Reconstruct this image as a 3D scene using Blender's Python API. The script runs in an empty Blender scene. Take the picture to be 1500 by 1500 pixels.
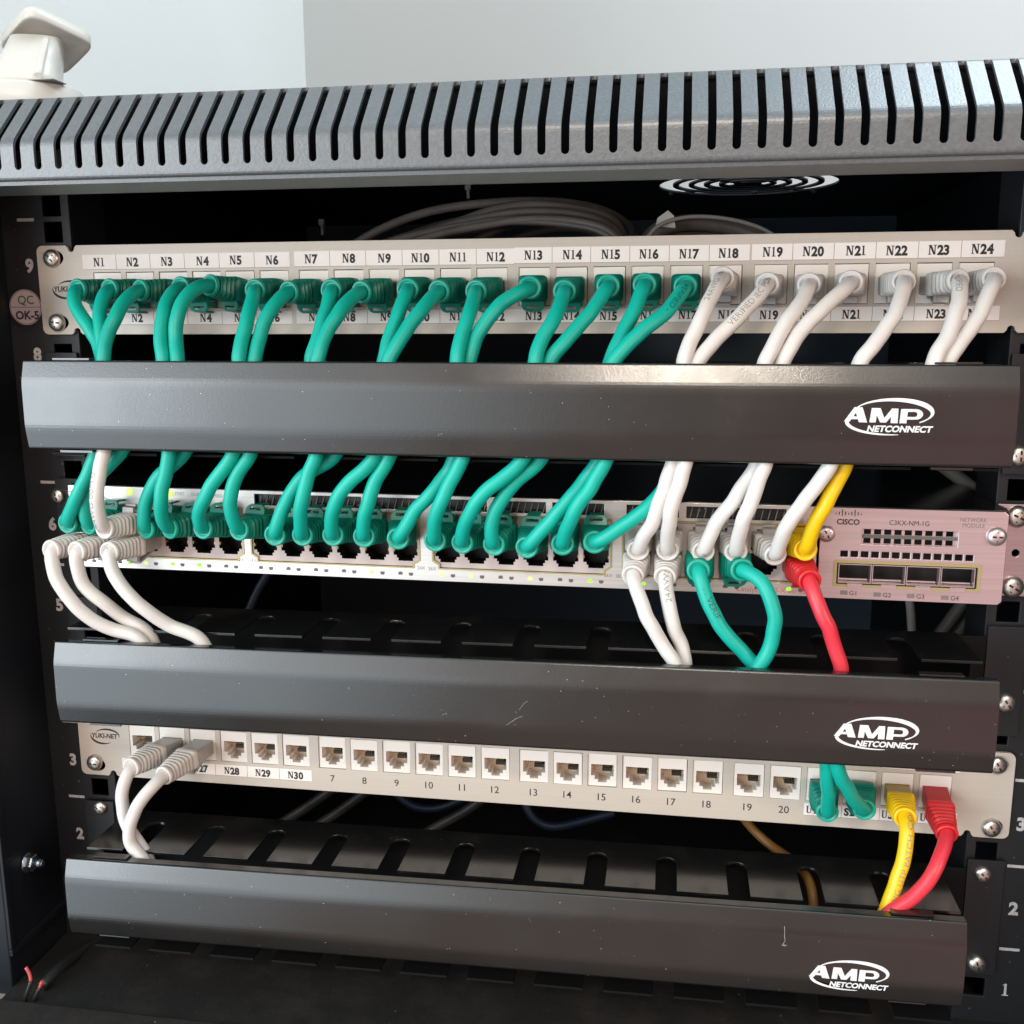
import bpy, bmesh, math, random
from mathutils import Vector, Matrix
from mathutils.geometry import delaunay_2d_cdt
random.seed(7)
scene = bpy.context.scene
col = scene.collection
MM = 0.001            # everything below is written in millimetres
PI = math.pi

# ------------------------------------------------------------------ camera
cd = bpy.data.cameras.new('camera'); cam = bpy.data.objects.new('camera', cd); col.objects.link(cam)
cd.sensor_width = 36.0; cd.lens = 36.0*1468.817/1500.0
cd.clip_start = 0.01; cd.clip_end = 50
CAMP = Vector((316.4636, -476.1352, 4.3174)); CAMR = (1.38589607, 0.00304835, 0.15540559)
cam.location = CAMP*MM; cam.rotation_euler = CAMR
scene.camera = cam
from mathutils import Euler
_R = Euler(CAMR, 'XYZ').to_matrix()
def at(u, w, Y):
    """point (mm) at depth Y that a measured photo coordinate (1500 px wide) stands on"""
    d = _R @ Vector(((u-750)/1468.817, -(w-750)/1468.817, -1.0))
    return CAMP + d*((Y-CAMP.y)/d.y)
def atz(u, w, Z):
    d = _R @ Vector(((u-750)/1468.817, -(w-750)/1468.817, -1.0))
    return CAMP + d*((Z-CAMP.z)/d.z)

# ------------------------------------------------------------------ world and lamps
world = bpy.data.worlds.new('World'); scene.world = world; world.use_nodes = True
wn = world.node_tree; wn.nodes.clear()
def wnode(t, **k):
    n = wn.nodes.new(t)
    for a, b in k.items(): setattr(n, a, b)
    return n
wo = wnode('ShaderNodeOutputWorld'); wb = wnode('ShaderNodeBackground'); wn.links.new(wb.outputs[0], wo.inputs[0])
tc = wnode('ShaderNodeTexCoord')
def blob(prev, direction, lo, hi, color, gain):
    """adds a soft patch of room light round one direction"""
    d = wnode('ShaderNodeVectorMath', operation='DOT_PRODUCT'); d.inputs[1].default_value = Vector(direction).normalized()
    wn.links.new(tc.outputs['Generated'], d.inputs[0])
    m = wnode('ShaderNodeMapRange', interpolation_type='SMOOTHSTEP'); m.inputs[1].default_value = lo; m.inputs[2].default_value = hi
    wn.links.new(d.outputs['Value'], m.inputs[0])
    s = wnode('ShaderNodeVectorMath', operation='SCALE'); s.inputs[0].default_value = [c*gain for c in color]
    wn.links.new(m.outputs[0], s.inputs['Scale'])
    a = wnode('ShaderNodeVectorMath', operation='ADD')
    if isinstance(prev, tuple): a.inputs[0].default_value = prev
    else: wn.links.new(prev, a.inputs[0])
    wn.links.new(s.outputs[0], a.inputs[1])
    return a.outputs[0]
c = (0.13, 0.12, 0.11)
c = blob(c, (-0.72, -0.69, 0.02), 0.72, 0.94, (0.82, 0.95, 1.03), 2.9)     # daylight side of the room
c = blob(c, (0.50, -0.84, -0.25), 0.88, 0.985, (1.0, 0.40, 0.44), 0.60)      # added reddish patch on the right, tints the reflections there
c = blob(c, (-0.10, -0.90, 0.42), 0.76, 0.96, (1.0, 0.74, 0.59), 0.66)    # warm lit room in front
c = blob(c, (-0.05, -0.85, -0.55), 0.88, 0.985, (1.0, 0.72, 0.58), 0.45)   # added brown patch low in front, for the bottom cover's reflection
c = blob(c, (0.0, 0.1, 1.0), 0.2, 0.9, (0.70, 0.95, 1.10), 1.1)            # pale ceiling
wn.links.new(c, wb.inputs['Color']); wb.inputs['Strength'].default_value = 1.0

def area(name, loc, target, sx, sy, power, color):
    l = bpy.data.lights.new(name, 'AREA'); l.shape = 'RECTANGLE'; l.size = sx*MM; l.size_y = sy*MM; l.energy = power; l.color = color
    o = bpy.data.objects.new(name, l); col.objects.link(o); o.location = Vector(loc)*MM
    o.rotation_euler = (Vector(target)-Vector(loc)).to_track_quat('-Z', 'Y').to_euler()
    return o
area('window_light', (-1500, -1750, 250), (200, 0, -100), 1300, 1500, 29.0, (0.86, 0.95, 1.0))
area('right_fill', (1750, -1350, 260), (300, 0, -60), 700, 700, 13.0, (1.0, 0.83, 0.70))  # added fill from front right, brightens the right-hand sides
area('ceiling_lamp', (365, -1600, 950), (300, 0, -80), 320, 110, 10.0, (1.0, 0.88, 0.74))
area('overhead_fill', (1000, 170, 1430), (420, -80, 88), 700, 600, 11.0, (0.66, 0.86, 1.0))  # added overhead light, placed for the bluish sheen on the roof edge
area('wall_fill', (900, 150, 1700), (300, 560, 250), 500, 500, 5.2, (0.95, 0.98, 1.0))  # added fill, only there to brighten the walls behind

scene.render.engine = 'CYCLES'
scene.view_settings.view_transform = 'Standard'; scene.view_settings.look = 'None'
scene.view_settings.exposure = 0.0; scene.view_settings.gamma = 1.0; scene.view_settings.use_curve_mapping = False
scene.cycles.max_bounces = 8

# ------------------------------------------------------------------ materials
M = {}
def mat(name, color, rough=0.5, metal=0.0, bump=None, var=None, specks=None, spec=0.5, sss=0.0, trans=0.0, coat=0.0, brushed=False, emit=None, dirt=None, smudge=None):
    m = bpy.data.materials.new(name); m.use_nodes = True; nt = m.node_tree; N = nt.nodes; L = nt.links
    b = N['Principled BSDF']
    b.inputs['Base Color'].default_value = (*color, 1); b.inputs['Roughness'].default_value = rough
    b.inputs['Metallic'].default_value = metal; b.inputs['Specular IOR Level'].default_value = spec
    b.inputs['Coat Weight'].default_value = coat
    if sss:
        b.inputs['Subsurface Weight'].default_value = sss; b.inputs['Subsurface Radius'].default_value = (0.003, 0.003, 0.003); b.inputs['Subsurface Scale'].default_value = 1.0
    if trans: b.inputs['Transmission Weight'].default_value = trans
    t = N.new('ShaderNodeTexCoord'); src = t.outputs['Object']
    if brushed:
        mp = N.new('ShaderNodeMapping'); mp.inputs['Scale'].default_value = (1, 60, 60); L.new(src, mp.inputs[0]); src = mp.outputs[0]
    colsock = None
    if var or dirt:
        sc, lo, hi = var or (300, .95, 1.05)
        n = N.new('ShaderNodeTexNoise'); n.inputs['Scale'].default_value = sc; n.inputs['Detail'].default_value = 4; L.new(src, n.inputs[0])
        r = N.new('ShaderNodeMapRange'); r.inputs[1].default_value = .3; r.inputs[2].default_value = .7; r.inputs[3].default_value = lo; r.inputs[4].default_value = hi; L.new(n.outputs[0], r.inputs[0])
        s = N.new('ShaderNodeVectorMath'); s.operation = 'SCALE'; s.inputs[0].default_value = color; L.new(r.outputs[0], s.inputs['Scale']); colsock = s.outputs[0]
    if dirt:       # patches of dust: scale, low, high, colour
        n = N.new('ShaderNodeTexNoise'); n.inputs['Scale'].default_value = dirt[0]; n.inputs['Detail'].default_value = 7; n.inputs['Roughness'].default_value = .65; L.new(src, n.inputs[0])
        r = N.new('ShaderNodeMapRange'); r.inputs[1].default_value = dirt[1]; r.inputs[2].default_value = dirt[2]; L.new(n.outputs[0], r.inputs[0])
        mx = N.new('ShaderNodeMix'); mx.data_type = 'RGBA'; L.new(r.outputs[0], mx.inputs[0]); L.new(colsock, mx.inputs[6]); mx.inputs[7].default_value = (*dirt[3], 1); colsock = mx.outputs[2]
    if specks:     # grains of dust: cells per metre, share, size, colour
        for k, (sc, share, size) in enumerate(specks[0]):
            v = N.new('ShaderNodeTexVoronoi'); v.inputs['Scale'].default_value = sc; L.new(src, v.inputs['Vector'])
            sp = N.new('ShaderNodeSeparateColor'); L.new(v.outputs['Color'], sp.inputs[0])
            sz = N.new('ShaderNodeMath'); sz.operation = 'MULTIPLY'; sz.inputs[1].default_value = size; L.new(sp.outputs[1], sz.inputs[0])
            lt = N.new('ShaderNodeMath'); lt.operation = 'LESS_THAN'; L.new(v.outputs['Distance'], lt.inputs[0]); L.new(sz.outputs[0], lt.inputs[1])
            g = N.new('ShaderNodeMath'); g.operation = 'LESS_THAN'; L.new(sp.outputs[0], g.inputs[0]); g.inputs[1].default_value = share
            f = N.new('ShaderNodeMath'); f.operation = 'MULTIPLY'; L.new(lt.outputs[0], f.inputs[0]); L.new(g.outputs[0], f.inputs[1])
            f2 = N.new('ShaderNodeMath'); f2.operation = 'MULTIPLY'; L.new(f.outputs[0], f2.inputs[0]); L.new(sp.outputs[2], f2.inputs[1])
            mx = N.new('ShaderNodeMix'); mx.data_type = 'RGBA'; L.new(f2.outputs[0], mx.inputs[0])
            if colsock: L.new(colsock, mx.inputs[6])
            else: mx.inputs[6].default_value = (*color, 1)
            mx.inputs[7].default_value = (*specks[1], 1); colsock = mx.outputs[2]
    if colsock: L.new(colsock, b.inputs['Base Color'])
    if bump:       # scale, strength
        n = N.new('ShaderNodeTexNoise'); n.inputs['Scale'].default_value = bump[0]; n.inputs['Detail'].default_value = 2.5; L.new(src, n.inputs[0])
        bp = N.new('ShaderNodeBump'); bp.inputs['Strength'].default_value = bump[1]; bp.inputs['Distance'].default_value = 0.0004; L.new(n.outputs[0], bp.inputs['Height']); L.new(bp.outputs[0], b.inputs['Normal'])
    if smudge:     # uneven gloss, as on handled paint: scale, low, high roughness
        n = N.new('ShaderNodeTexNoise'); n.inputs['Scale'].default_value = smudge[0]; n.inputs['Detail'].default_value = 5; n.inputs['Roughness'].default_value = .6; L.new(src, n.inputs[0])
        r = N.new('ShaderNodeMapRange'); r.inputs[1].default_value = .35; r.inputs[2].default_value = .7; r.inputs[3].default_value = smudge[1]; r.inputs[4].default_value = smudge[2]; L.new(n.outputs[0], r.inputs[0]); L.new(r.outputs[0], b.inputs['Roughness'])
    if emit:
        b.inputs['Emission Color'].default_value = (*emit[0], 1); b.inputs['Emission Strength'].default_value = emit[1]
    M[name] = m
    return m
SP = ([(55, .5, .035), (150, .35, .05), (420, .12, .09)], (.45, .45, .44))
SPC = ([(48, .75, .030), (120, .5, .045), (300, .28, .075), (520, .10, .10)], (.55, .54, .52))
SP2 = ([(70, .7, .04), (190, .5, .06), (500, .3, .10)], (.36, .35, .33))
mat('cover_black', (.007, .0068, .0068), .29, bump=(1000, .055), specks=SPC, var=(40, .85, 1.15), spec=1.0, smudge=(14, .16, .28))
mat('shelf_black', (.008, .008, .008), .17, bump=(500, .05), specks=SP2, var=(60, .9, 1.1), dirt=(38, .5, .95, (.030, .028, .026)), spec=.9)
mat('duct_shade', (.003, .003, .003), .7, spec=.2)  # blacker than the other steel: shade inside the duct put into the colour
mat('rail_black', (.010, .011, .013), .5, bump=(900, .12), specks=SP)
mat('cabinet_black', (.008, .010, .014), .55, spec=.3, bump=(700, .15), var=(25, .8, 1.2))
mat('inner_bounce', (.07, .095, .13), .7)  # cabinet black lightened to navy, bounce light put into the colour
mat('floor_dust', (.008, .007, .0065), .75, bump=(300, .5), dirt=(30, .45, .8, (.032, .025, .021)), specks=SP2)
mat('roof_grey', (.080, .086, .091), .34, bump=(1300, .22), var=(900, .8, 1.2), spec=1.0)
mat('panel_steel', (.55, .49, .42), .42, metal=.05, brushed=True, var=(20, .97, 1.03))
mat('jack_cream', (.82, .765, .70), .38, spec=.5)
mat('jack_inside', (.72, .56, .41), .45)
mat('port_dark', (.008, .008, .008), .5)
mat('contact_gold', (.45, .32, .14), .35, metal=.8)
mat('label_paper', (.86, .80, .75), .55, var=(60, .97, 1.02))
mat('ink_black', (.022, .018, .016), .6)
mat('ink_grey', (.16, .14, .13), .6)
mat('ink_cord', (.27, .25, .22), .6)
mat('ink_cord_dark', (.012, .075, .060), .5)
mat('ink_white', (.70, .70, .70), .5, var=(300, .82, 1.06))
mat('ink_rail', (.50, .48, .47), .6, var=(900, .75, 1.1))
mat('ink_green', (.03, .16, .09), .6)
mat('ink_navy', (.03, .03, .07), .6)
mat('sticker_pink', (.58, .47, .48), .5)
mat('cord_green', (.003, .385, .300), .42, spec=.4, sss=.06, var=(35, .92, 1.06))
mat('boot_green', (.003, .215, .150), .36, spec=.55, sss=.08)
mat('flange_green', (.005, .330, .240), .36, spec=.55)
mat('plug_green', (.015, .11, .080), .25, trans=.25)
mat('cord_white', (.66, .63, .60), .38, spec=.5, sss=.06, var=(45, .95, 1.03), dirt=(90, .58, .9, (.60, .57, .53)))
mat('boot_white', (.63, .595, .56), .40, sss=.08, var=(60, .95, 1.03))
mat('plug_clear', (.46, .43, .40), .25, trans=.2)
mat('cord_yellow', (.80, .50, .004), .36, sss=.05)
mat('boot_yellow', (.80, .50, .004), .38)
mat('plug_yellow', (.42, .24, .006), .28, trans=.1)
mat('cord_red', (.66, .035, .055), .36, sss=.05)
mat('boot_red', (.60, .020, .025), .38)
mat('plug_red', (.46, .015, .018), .28)
mat('screw_nickel', (.72, .68, .62), .36, metal=1.0, bump=(350, .4))
mat('zinc_blue', (.45, .53, .60), .28, metal=1.0, bump=(350, .3))
mat('brushed_metal', (.66, .63, .60), .36, metal=.85, brushed=True, var=(14, .92, 1.08))
mat('pink_reflect_metal', (.60, .49, .50), .38, metal=.85, brushed=True, var=(14, .92, 1.08))  # silver metal with a pinkish reflection put into its colour
mat('trim_brass', (.42, .36, .16), .4, metal=.5)
mat('housing_pink', (.52, .44, .42), .5)
mat('vent_dark', (.012, .012, .013), .25, specks=([(260, .5, .12)], (.4, .4, .4)))
mat('led_lit', (.1, .3, .01), .4, emit=((.34, 1.0, .01), 1.15))
mat('led_pale', (.3, .4, .1), .4, emit=((.70, .95, .20), 1.0))
mat('led_off', (.10, .10, .09), .4)
mat('wall_lit_paint', (.86, .90, .885), .8, bump=(160, .12), var=(6, .985, 1.01))  # lighter wall tone, the light left of the corner is in the colour
mat('wall_shade_paint', (.51, .55, .56), .8, bump=(160, .12), var=(6, .985, 1.01))  # darker wall tone, the shade right of the corner is in the colour
mat('white_plastic', (.60, .59, .545), .35, spec=.5)
mat('grey_plastic', (.20, .20, .20), .4)
mat('rear_cable', (.13, .116, .105), .5, var=(60, .8, 1.2))
mat('rear_cable_pale', (.30, .28, .26), .5)
mat('rear_cable_dim', (.030, .028, .027), .5)
mat('rear_cable_blue', (.008, .017, .038), .5)
mat('rear_cable_orange', (.20, .095, .02), .5)
mat('wire_black', (.02, .02, .022), .4)
mat('wire_red', (.55, .09, .08), .45)

# ------------------------------------------------------------------ mesh builder
WLOC = {}
class MB:
    def __init__(s): s.v = []; s.f = []; s.m = []; s.s = []
    def face(s, pts, m=0, smooth=False):
        i = len(s.v); s.v += [tuple(p) for p in pts]; s.f.append(list(range(i, i+len(pts)))); s.m.append(m); s.s.append(smooth)
    def add(s, verts, faces, m=0, smooth=False):
        i = len(s.v); s.v += [tuple(p) for p in verts]
        for f in faces: s.f.append([i+k for k in f]); s.m.append(m); s.s.append(smooth)
    def box(s, x0, x1, y0, y1, z0, z1, m=0):
        v = [(x, y, z) for x in (x0, x1) for y in (y0, y1) for z in (z0, z1)]
        s.add(v, [(0, 1, 3, 2), (4, 6, 7, 5), (0, 4, 5, 1), (2, 3, 7, 6), (0, 2, 6, 4), (1, 5, 7, 3)], m)
    def plate(s, outline, holes, y0, y1, m=0, mwall=None):
        """flat sheet in XZ with holes, front at y0, back at y1"""
        loops = [outline]+holes
        pts = []; edges = []
        for lp in loops:
            b = len(pts); n = len(lp)
            pts += [Vector(p) for p in lp]; edges += [(b+i, b+(i+1) % n) for i in range(n)]
        V, E, F, *_ = delaunay_2d_cdt(pts, edges, [], 1, 1e-5)
        def inside(p, lp):
            r = False; n = len(lp)
            for i in range(n):
                (x1, z1), (x2, z2) = lp[i], lp[(i+1) % n]
                if (z1 > p[1]) != (z2 > p[1]) and p[0] < (x2-x1)*(p[1]-z1)/(z2-z1)+x1: r = not r
            return r
        fr = []
        for f in F:
            cx = sum(V[i][0] for i in f)/len(f); cz = sum(V[i][1] for i in f)/len(f)
            if inside((cx, cz), outline) and not any(inside((cx, cz), h) for h in holes): fr.append(f)
        nv = len(V)
        s.add([(p[0], y0, p[1]) for p in V], fr, m)
        s.add([(p[0], y1, p[1]) for p in V], [list(reversed(f)) for f in fr], m)
        for lp in loops:
            n = len(lp)
            for i in range(n):
                a, b = lp[i], lp[(i+1) % n]
                s.face([(a[0], y0, a[1]), (b[0], y0, b[1]), (b[0], y1, b[1]), (a[0], y1, a[1])], m if mwall is None else mwall)
    def loft(s, rings, m=0, caps=(True, True), smooth=True):
        n = len(rings[0]); b = len(s.v)
        for r in rings: s.v += [tuple(p) for p in r]
        for k in range(len(rings)-1):
            for i in range(n):
                j = (i+1) % n
                s.f.append([b+k*n+i, b+k*n+j, b+(k+1)*n+j, b+(k+1)*n+i]); s.m.append(m); s.s.append(smooth)
        if caps[0]: s.face(list(reversed(rings[0])), m)
        if caps[1]: s.face(rings[-1], m)
    def tube(s, path, r, m=0, n=14, caps=True):
        rings = []
        for (p, a, bb) in frames(path): rings.append([p+(a*math.cos(2*PI*i/n)+bb*math.sin(2*PI*i/n))*r for i in range(n)])
        s.loft(rings, m, (caps, caps))
    def lathe(s, prof, c, axis='y', n=24, m=0):
        """prof: (radius, distance along -y)"""
        rings = [[(c[0]+r*math.cos(2*PI*i/n), c[1]-d, c[2]+r*math.sin(2*PI*i/n)) for i in range(n)] for r, d in prof]
        s.loft(rings, m, (False, prof[-1][0] > .01))
    def flat(s, polys, y, m=0, step=0.006):
        """thin printed polygons in XZ, each a hair in front of the last"""
        for k, p in enumerate(polys): s.face([(q[0], y-step*k, q[1]) for q in p], m)
    def ribbon(s, pts, w, y, m=0):
        n = len(pts); L = []; R = []
        for i in range(n):
            a = Vector(pts[max(0, i-1)]); b = Vector(pts[min(n-1, i+1)]); d = (b-a).normalized(); nn = Vector((-d.y, d.x)); p = Vector(pts[i])
            L.append(p+nn*w[i]); R.append(p-nn*w[i])
        for i in range(n-1): s.face([(q[0], y, q[1]) for q in (L[i], R[i], R[i+1], L[i+1])], m)
    def build(s, name, mats, parent=None, xf=None, bev=0.0, origin=None, merge=True):
        me = bpy.data.meshes.new(name)
        o0 = WLOC.get(parent.name, Vector((0, 0, 0))) if parent else (Vector(origin) if origin else Vector((0, 0, 0)))
        vs = s.v if xf is None else [xf(Vector(p)) for p in s.v]
        me.from_pydata([(Vector(p)-o0)*MM for p in vs], [], s.f)
        for k in (mats if isinstance(mats, (list, tuple)) else [mats]): me.materials.append(M[k])
        me.polygons.foreach_set('material_index', s.m); me.polygons.foreach_set('use_smooth', s.s)
        bm = bmesh.new(); bm.from_mesh(me)
        if merge: bmesh.ops.remove_doubles(bm, verts=bm.verts, dist=1e-7)
        bmesh.ops.recalc_face_normals(bm, faces=bm.faces)
        bm.to_mesh(me); bm.free(); me.update()
        o = bpy.data.objects.new(name, me); col.objects.link(o)
        WLOC[o.name] = o0
        if parent: o.parent = parent
        else: o.location = o0*MM
        if bev:
            b = o.modifiers.new('bevel', 'BEVEL'); b.width = bev*MM; b.segments = 2; b.limit_method = 'ANGLE'; b.angle_limit = math.radians(40)
        return o

def frames(path):
    n = len(path); t = [(path[min(n-1, i+1)]-path[max(0, i-1)]).normalized() for i in range(n)]
    a = t[0].orthogonal().normalized(); out = []
    for i in range(n):
        a = (a-t[i]*a.dot(t[i])).normalized(); out.append((path[i], a, t[i].cross(a)))
    return out
def spline(pts, step=1.6, smooth=6):
    P = [Vector(p) for p in pts]; P = [P[0]*2-P[1]]+P+[P[-1]*2-P[-2]]; out = []
    for i in range(1, len(P)-2):
        p0, p1, p2, p3 = P[i-1:i+3]
        n = max(2, int((p2-p1).length/step))
        d = [max(1e-3, (b-a).length**.5) for a, b in ((p0, p1), (p1, p2), (p2, p3))]
        m1 = ((p1-p0)/d[0]-(p2-p0)/(d[0]+d[1])+(p2-p1)/d[1])*d[1]
        m2 = ((p2-p1)/d[1]-(p3-p1)/(d[1]+d[2])+(p3-p2)/d[2])*d[1]
        for k in range(n):
            t = k/n; t2 = t*t; t3 = t2*t
            out.append(p1*(2*t3-3*t2+1)+m1*(t3-2*t2+t)+p2*(-2*t3+3*t2)+m2*(t3-t2))
    out.append(P[-2])
    for _ in range(smooth): out = [out[0]]+[(out[i-1]+out[i]*2+out[i+1])/4 for i in range(1, len(out)-1)]+[out[-1]]
    return out

def tag(o, label=None, cat=None, group=None, kind=None):
    if label: o['label'] = label
    if cat: o['category'] = cat
    if group: o['group'] = group
    if kind: o['kind'] = kind
    return o
def thing(name, label, cat, loc, group=None):
    o = bpy.data.objects.new(name, None); o.empty_display_size = .01; col.objects.link(o); o.location = Vector(loc)*MM; WLOC[o.name] = Vector(loc)
    return tag(o, label, cat, group)
def child(parent, src, loc=None, mtx=None):
    """a copy of a part, hung on another thing (mesh data shared)"""
    c = src.copy(); col.objects.link(c); c.parent = parent
    if mtx is not None: c.matrix_local = mtx
    elif loc is not None: c.location = Vector(loc)*MM
    return c

# ------------------------------------------------------------------ lettering
_tc = {}
def text_tris(txt, bold=0.0):
    """filled letters at unit cap size from the built-in font: (triangles, width)"""
    k = (txt, bold)
    if k in _tc: return _tc[k]
    cu = bpy.data.curves.new('lettering', 'FONT'); cu.body = txt; cu.size = 1.0; cu.offset = bold; cu.resolution_u = 3
    ob = bpy.data.objects.new('lettering', cu); col.objects.link(ob)
    dg = bpy.context.evaluated_depsgraph_get(); me = bpy.data.meshes.new_from_object(ob.evaluated_get(dg))
    bm = bmesh.new(); bm.from_mesh(me); bmesh.ops.triangulate(bm, faces=bm.faces)
    tris = [[(v.co.x, v.co.y) for v in f.verts] for f in bm.faces]; bm.free()
    bpy.data.objects.remove(ob); bpy.data.curves.remove(cu); bpy.data.meshes.remove(me)
    xs = [p[0] for t in tris for p in t] or [0]; x0 = min(xs)
    tris = [[((p[0]-x0)/.73, p[1]/.73) for p in t] for t in tris]
    _tc[k] = (tris, (max(xs)-x0)/.73)
    return _tc[k]
def put_text(mb, txt, x, z, h, y, m=0, bold=0.0, align='c', sx=1.0, shear=0.0, width=None):
    tris, w = text_tris(txt, bold)
    if width: sx = width/(w*h)
    x0 = x-w*h*sx/2 if align == 'c' else x
    for t in tris: mb.face([(x0+p[0]*h*sx+shear*p[1]*h, y, z+p[1]*h) for p in t], m)
    return x0+w*h*sx
def R4(x0, x1, z0, z1): return [(x0, z0), (x1, z0), (x1, z1), (x0, z1)]
def serif_glyph(ch):
    """bold slab lettering of the printed labels: polygons, advance"""
    if ch == 'N': return [R4(.09, .21, .04, .96), R4(.67, .79, 0, .96), [(.07, 1), (.33, 1), (.81, 0), (.58, 0)], R4(0, .32, 0, .075), R4(0, .22, .925, 1), R4(.56, .90, .925, 1)], .97
    if ch == 'U': return [R4(.10, .28, .2, .96), R4(.60, .71, .2, .96), R4(.0, .38, .925, 1), R4(.50, .82, .925, 1), [(.10, .22), (.16, .06), (.34, -.01), (.52, .02), (.68, .12), (.71, .22), (.60, .24), (.54, .12), (.40, .08), (.28, .22)]], .90
    if ch == '1': return [R4(.20, .38, .03, 1), R4(.06, .54, 0, .08), [(.05, .86), (.22, .86), (.38, 1), (.26, 1)]], .62
    tris, w = text_tris(ch, .045)
    extra = []
    if ch == '4': extra = [R4(.30, .68, 0, .075)]
    if ch == '7': extra = [R4(.0, .09, .72, .98)]
    if ch == '2': extra = [R4(.50, .60, .02, .22)]
    if ch == '5': extra = [R4(.47, .56, .80, 1.0)]
    return [list(t) for t in tris]+extra, .70
def put_serif(mb, txt, x, z, h, y, m=0, sx=1.0):
    w = sum(serif_glyph(ch)[1] for ch in txt)*h*sx; px = x-w/2
    for ch in txt:
        polys, adv = serif_glyph(ch)
        mb.flat([[(px+p[0]*h*sx, z+p[1]*h) for p in q] for q in polys], y, m, .002)
        px += adv*h*sx

# ------------------------------------------------------------------ the room behind: two walls
def wall(name, x0, x1, y0, y1, z0, z1, m, label):
    mb = MB(); mb.box(x0, x1, y0, y1, z0, z1); o = mb.build(name, m, origin=((x0+x1)/2, (y0+y1)/2, z0)); tag(o, label, 'wall')
wall('room_wall', -70, 2600, 596, 700, -700, 1500, 'wall_shade_paint', 'room wall with painted-in shade behind the cabinet, right of the corner')
wall('room_wall', -200, -70, -60, 596, -700, 1500, 'wall_lit_paint', 'room wall with painted-in light behind the cabinet, left of the corner')

# ------------------------------------------------------------------ the cabinet
CX = 241.3
cab = thing('server_cabinet', 'black steel network cabinet with a slotted grey roof edge', 'cabinet', (CX, 150, -345))
def side(x0, x1):
    mb = MB(); mb.box(x0, x1, -47, 443, -345, 93.65); return mb.build('side_panel', 'cabinet_black', cab, bev=.8)
side(-62, -19.5); side(502, 544)
mb = MB(); mb.box(-62, 544, 443.2, 446, -345, 95.2); mb.build('back_panel', 'inner_bounce', cab)
mb = MB(); mb.box(-19.5, 502, -62, 440, -345, -340); mb.build('base_plate', 'floor_dust', cab)
mb = MB(); mb.box(-62, 544, -86, -62.5, -352, -334.5); mb.build('front_sill', 'floor_dust', cab, bev=1.5)
# inner ledge lines on the left side panel
mb = MB(); mb.box(-19.5, -17.6, -47, 1, -322, -318.5); mb.box(-19.5, -17.8, -47, -44, -318, 60); mb.build('side_flange', 'cabinet_black', cab, bev=.3)

# vented roof: a sheet folded over three creases, cut by 60-odd slots
YR, ZB, ZC, ZT, YT = -95.0, 61.0, 76.2, 96.5, -75.2
RX0, RX1 = -75.0, 560.0
prof = []            # (y, z) along the fold, bottom to top, rounded creases
def arc_pts(p0, p1, p2, r, n=5):
    a = (Vector(p0)-Vector(p1)).normalized(); b = (Vector(p2)-Vector(p1)).normalized()
    s = Vector(p1)+a*r; e = Vector(p1)+b*r; out = []
    for i in range(n+1):
        t = i/n; out.append(tuple(s*(1-t)**2+Vector(p1)*2*t*(1-t)+e*t*t))
    return out
prof = [(-64.0, ZB)]+arc_pts((-64, ZB), (YR, ZB), (YR, ZC), 2.0)+arc_pts((YR, ZB), (YR, ZC), (YT, ZT), 3.0, 6)+arc_pts((YR, ZC), (YT, ZT), (YT+20, ZT), 1.6, 4)+[(YT+8, ZT)]
S = [0.0]
for a, b in zip(prof, prof[1:]): S.append(S[-1]+math.dist(a, b))
def fold(x, s, d):
    for k in range(len(S)-1):
        if s <= S[k+1]+1e-9: break
    t = (s-S[k])/(S[k+1]-S[k]); p = Vector(prof[k]).lerp(Vector(prof[k+1]), t); tg = (Vector(prof[k+1])-Vector(prof[k])).normalized()
    n = Vector((-tg.y, tg.x))      # inward
    if n.dot(Vector((0, 60))-p) < 0: n = -n
    q = p+n*d
    return Vector((x, q.x, q.y))
def s_at_z(z, y_face=True):
    for k in range(len(prof)-1):
        if prof[k][1] <= z <= prof[k+1][1] and prof[k+1][1] > prof[k][1]: return S[k]+(S[k+1]-S[k])*(z-prof[k][1])/(prof[k+1][1]-prof[k][1])
s_lo = s_at_z(65.2); s_hi = S[-1]-7.6
hw = 1.52
rows = [s for s in S if s_lo+hw < s < s_hi-hw]
pts = []; edges = []; holes = []
out = [(RX0, s) for s in S]+[(RX1, s) for s in reversed(S)]
def loop(lp):
    b = len(pts); n = len(lp); pts.extend(Vector(p) for p in lp); edges.extend((b+i, b+(i+1) % n) for i in range(n)); return b
loop(out)
nslots = 71
xs_ = [58.5+8.72*(i-14) for i in range(nslots)]
for x in xs_:
    lp = [(x-hw*math.cos(a), s_lo+hw-hw*math.sin(a)) for a in [PI*i/8 for i in range(9)]]
    lp += [(x+hw, r) for r in rows]
    lp += [(x+hw*math.cos(a), s_hi-hw+hw*math.sin(a)) for a in [PI*i/8 for i in range(9)]]
    lp += [(x-hw, r) for r in reversed(rows)]
    loop(lp); holes.append(lp)
for r in S[1:-1]:                       # crease lines as constraints
    if r in rows:
        xx = [RX0]
        for x in xs_: xx += [x-hw, x+hw]
        xx.append(RX1)
        for a, b in zip(xx[0::2], xx[1::2]):
            i = len(pts); pts.append(Vector((a, r))); pts.append(Vector((b, r))); edges.append((i, i+1))
    else:
        i = len(pts); pts.append(Vector((RX0, r))); pts.append(Vector((RX1, r))); edges.append((i, i+1))
V, E_, F, *_ = delaunay_2d_cdt(pts, edges, [], 1, 1e-5)
keep = []
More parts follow.
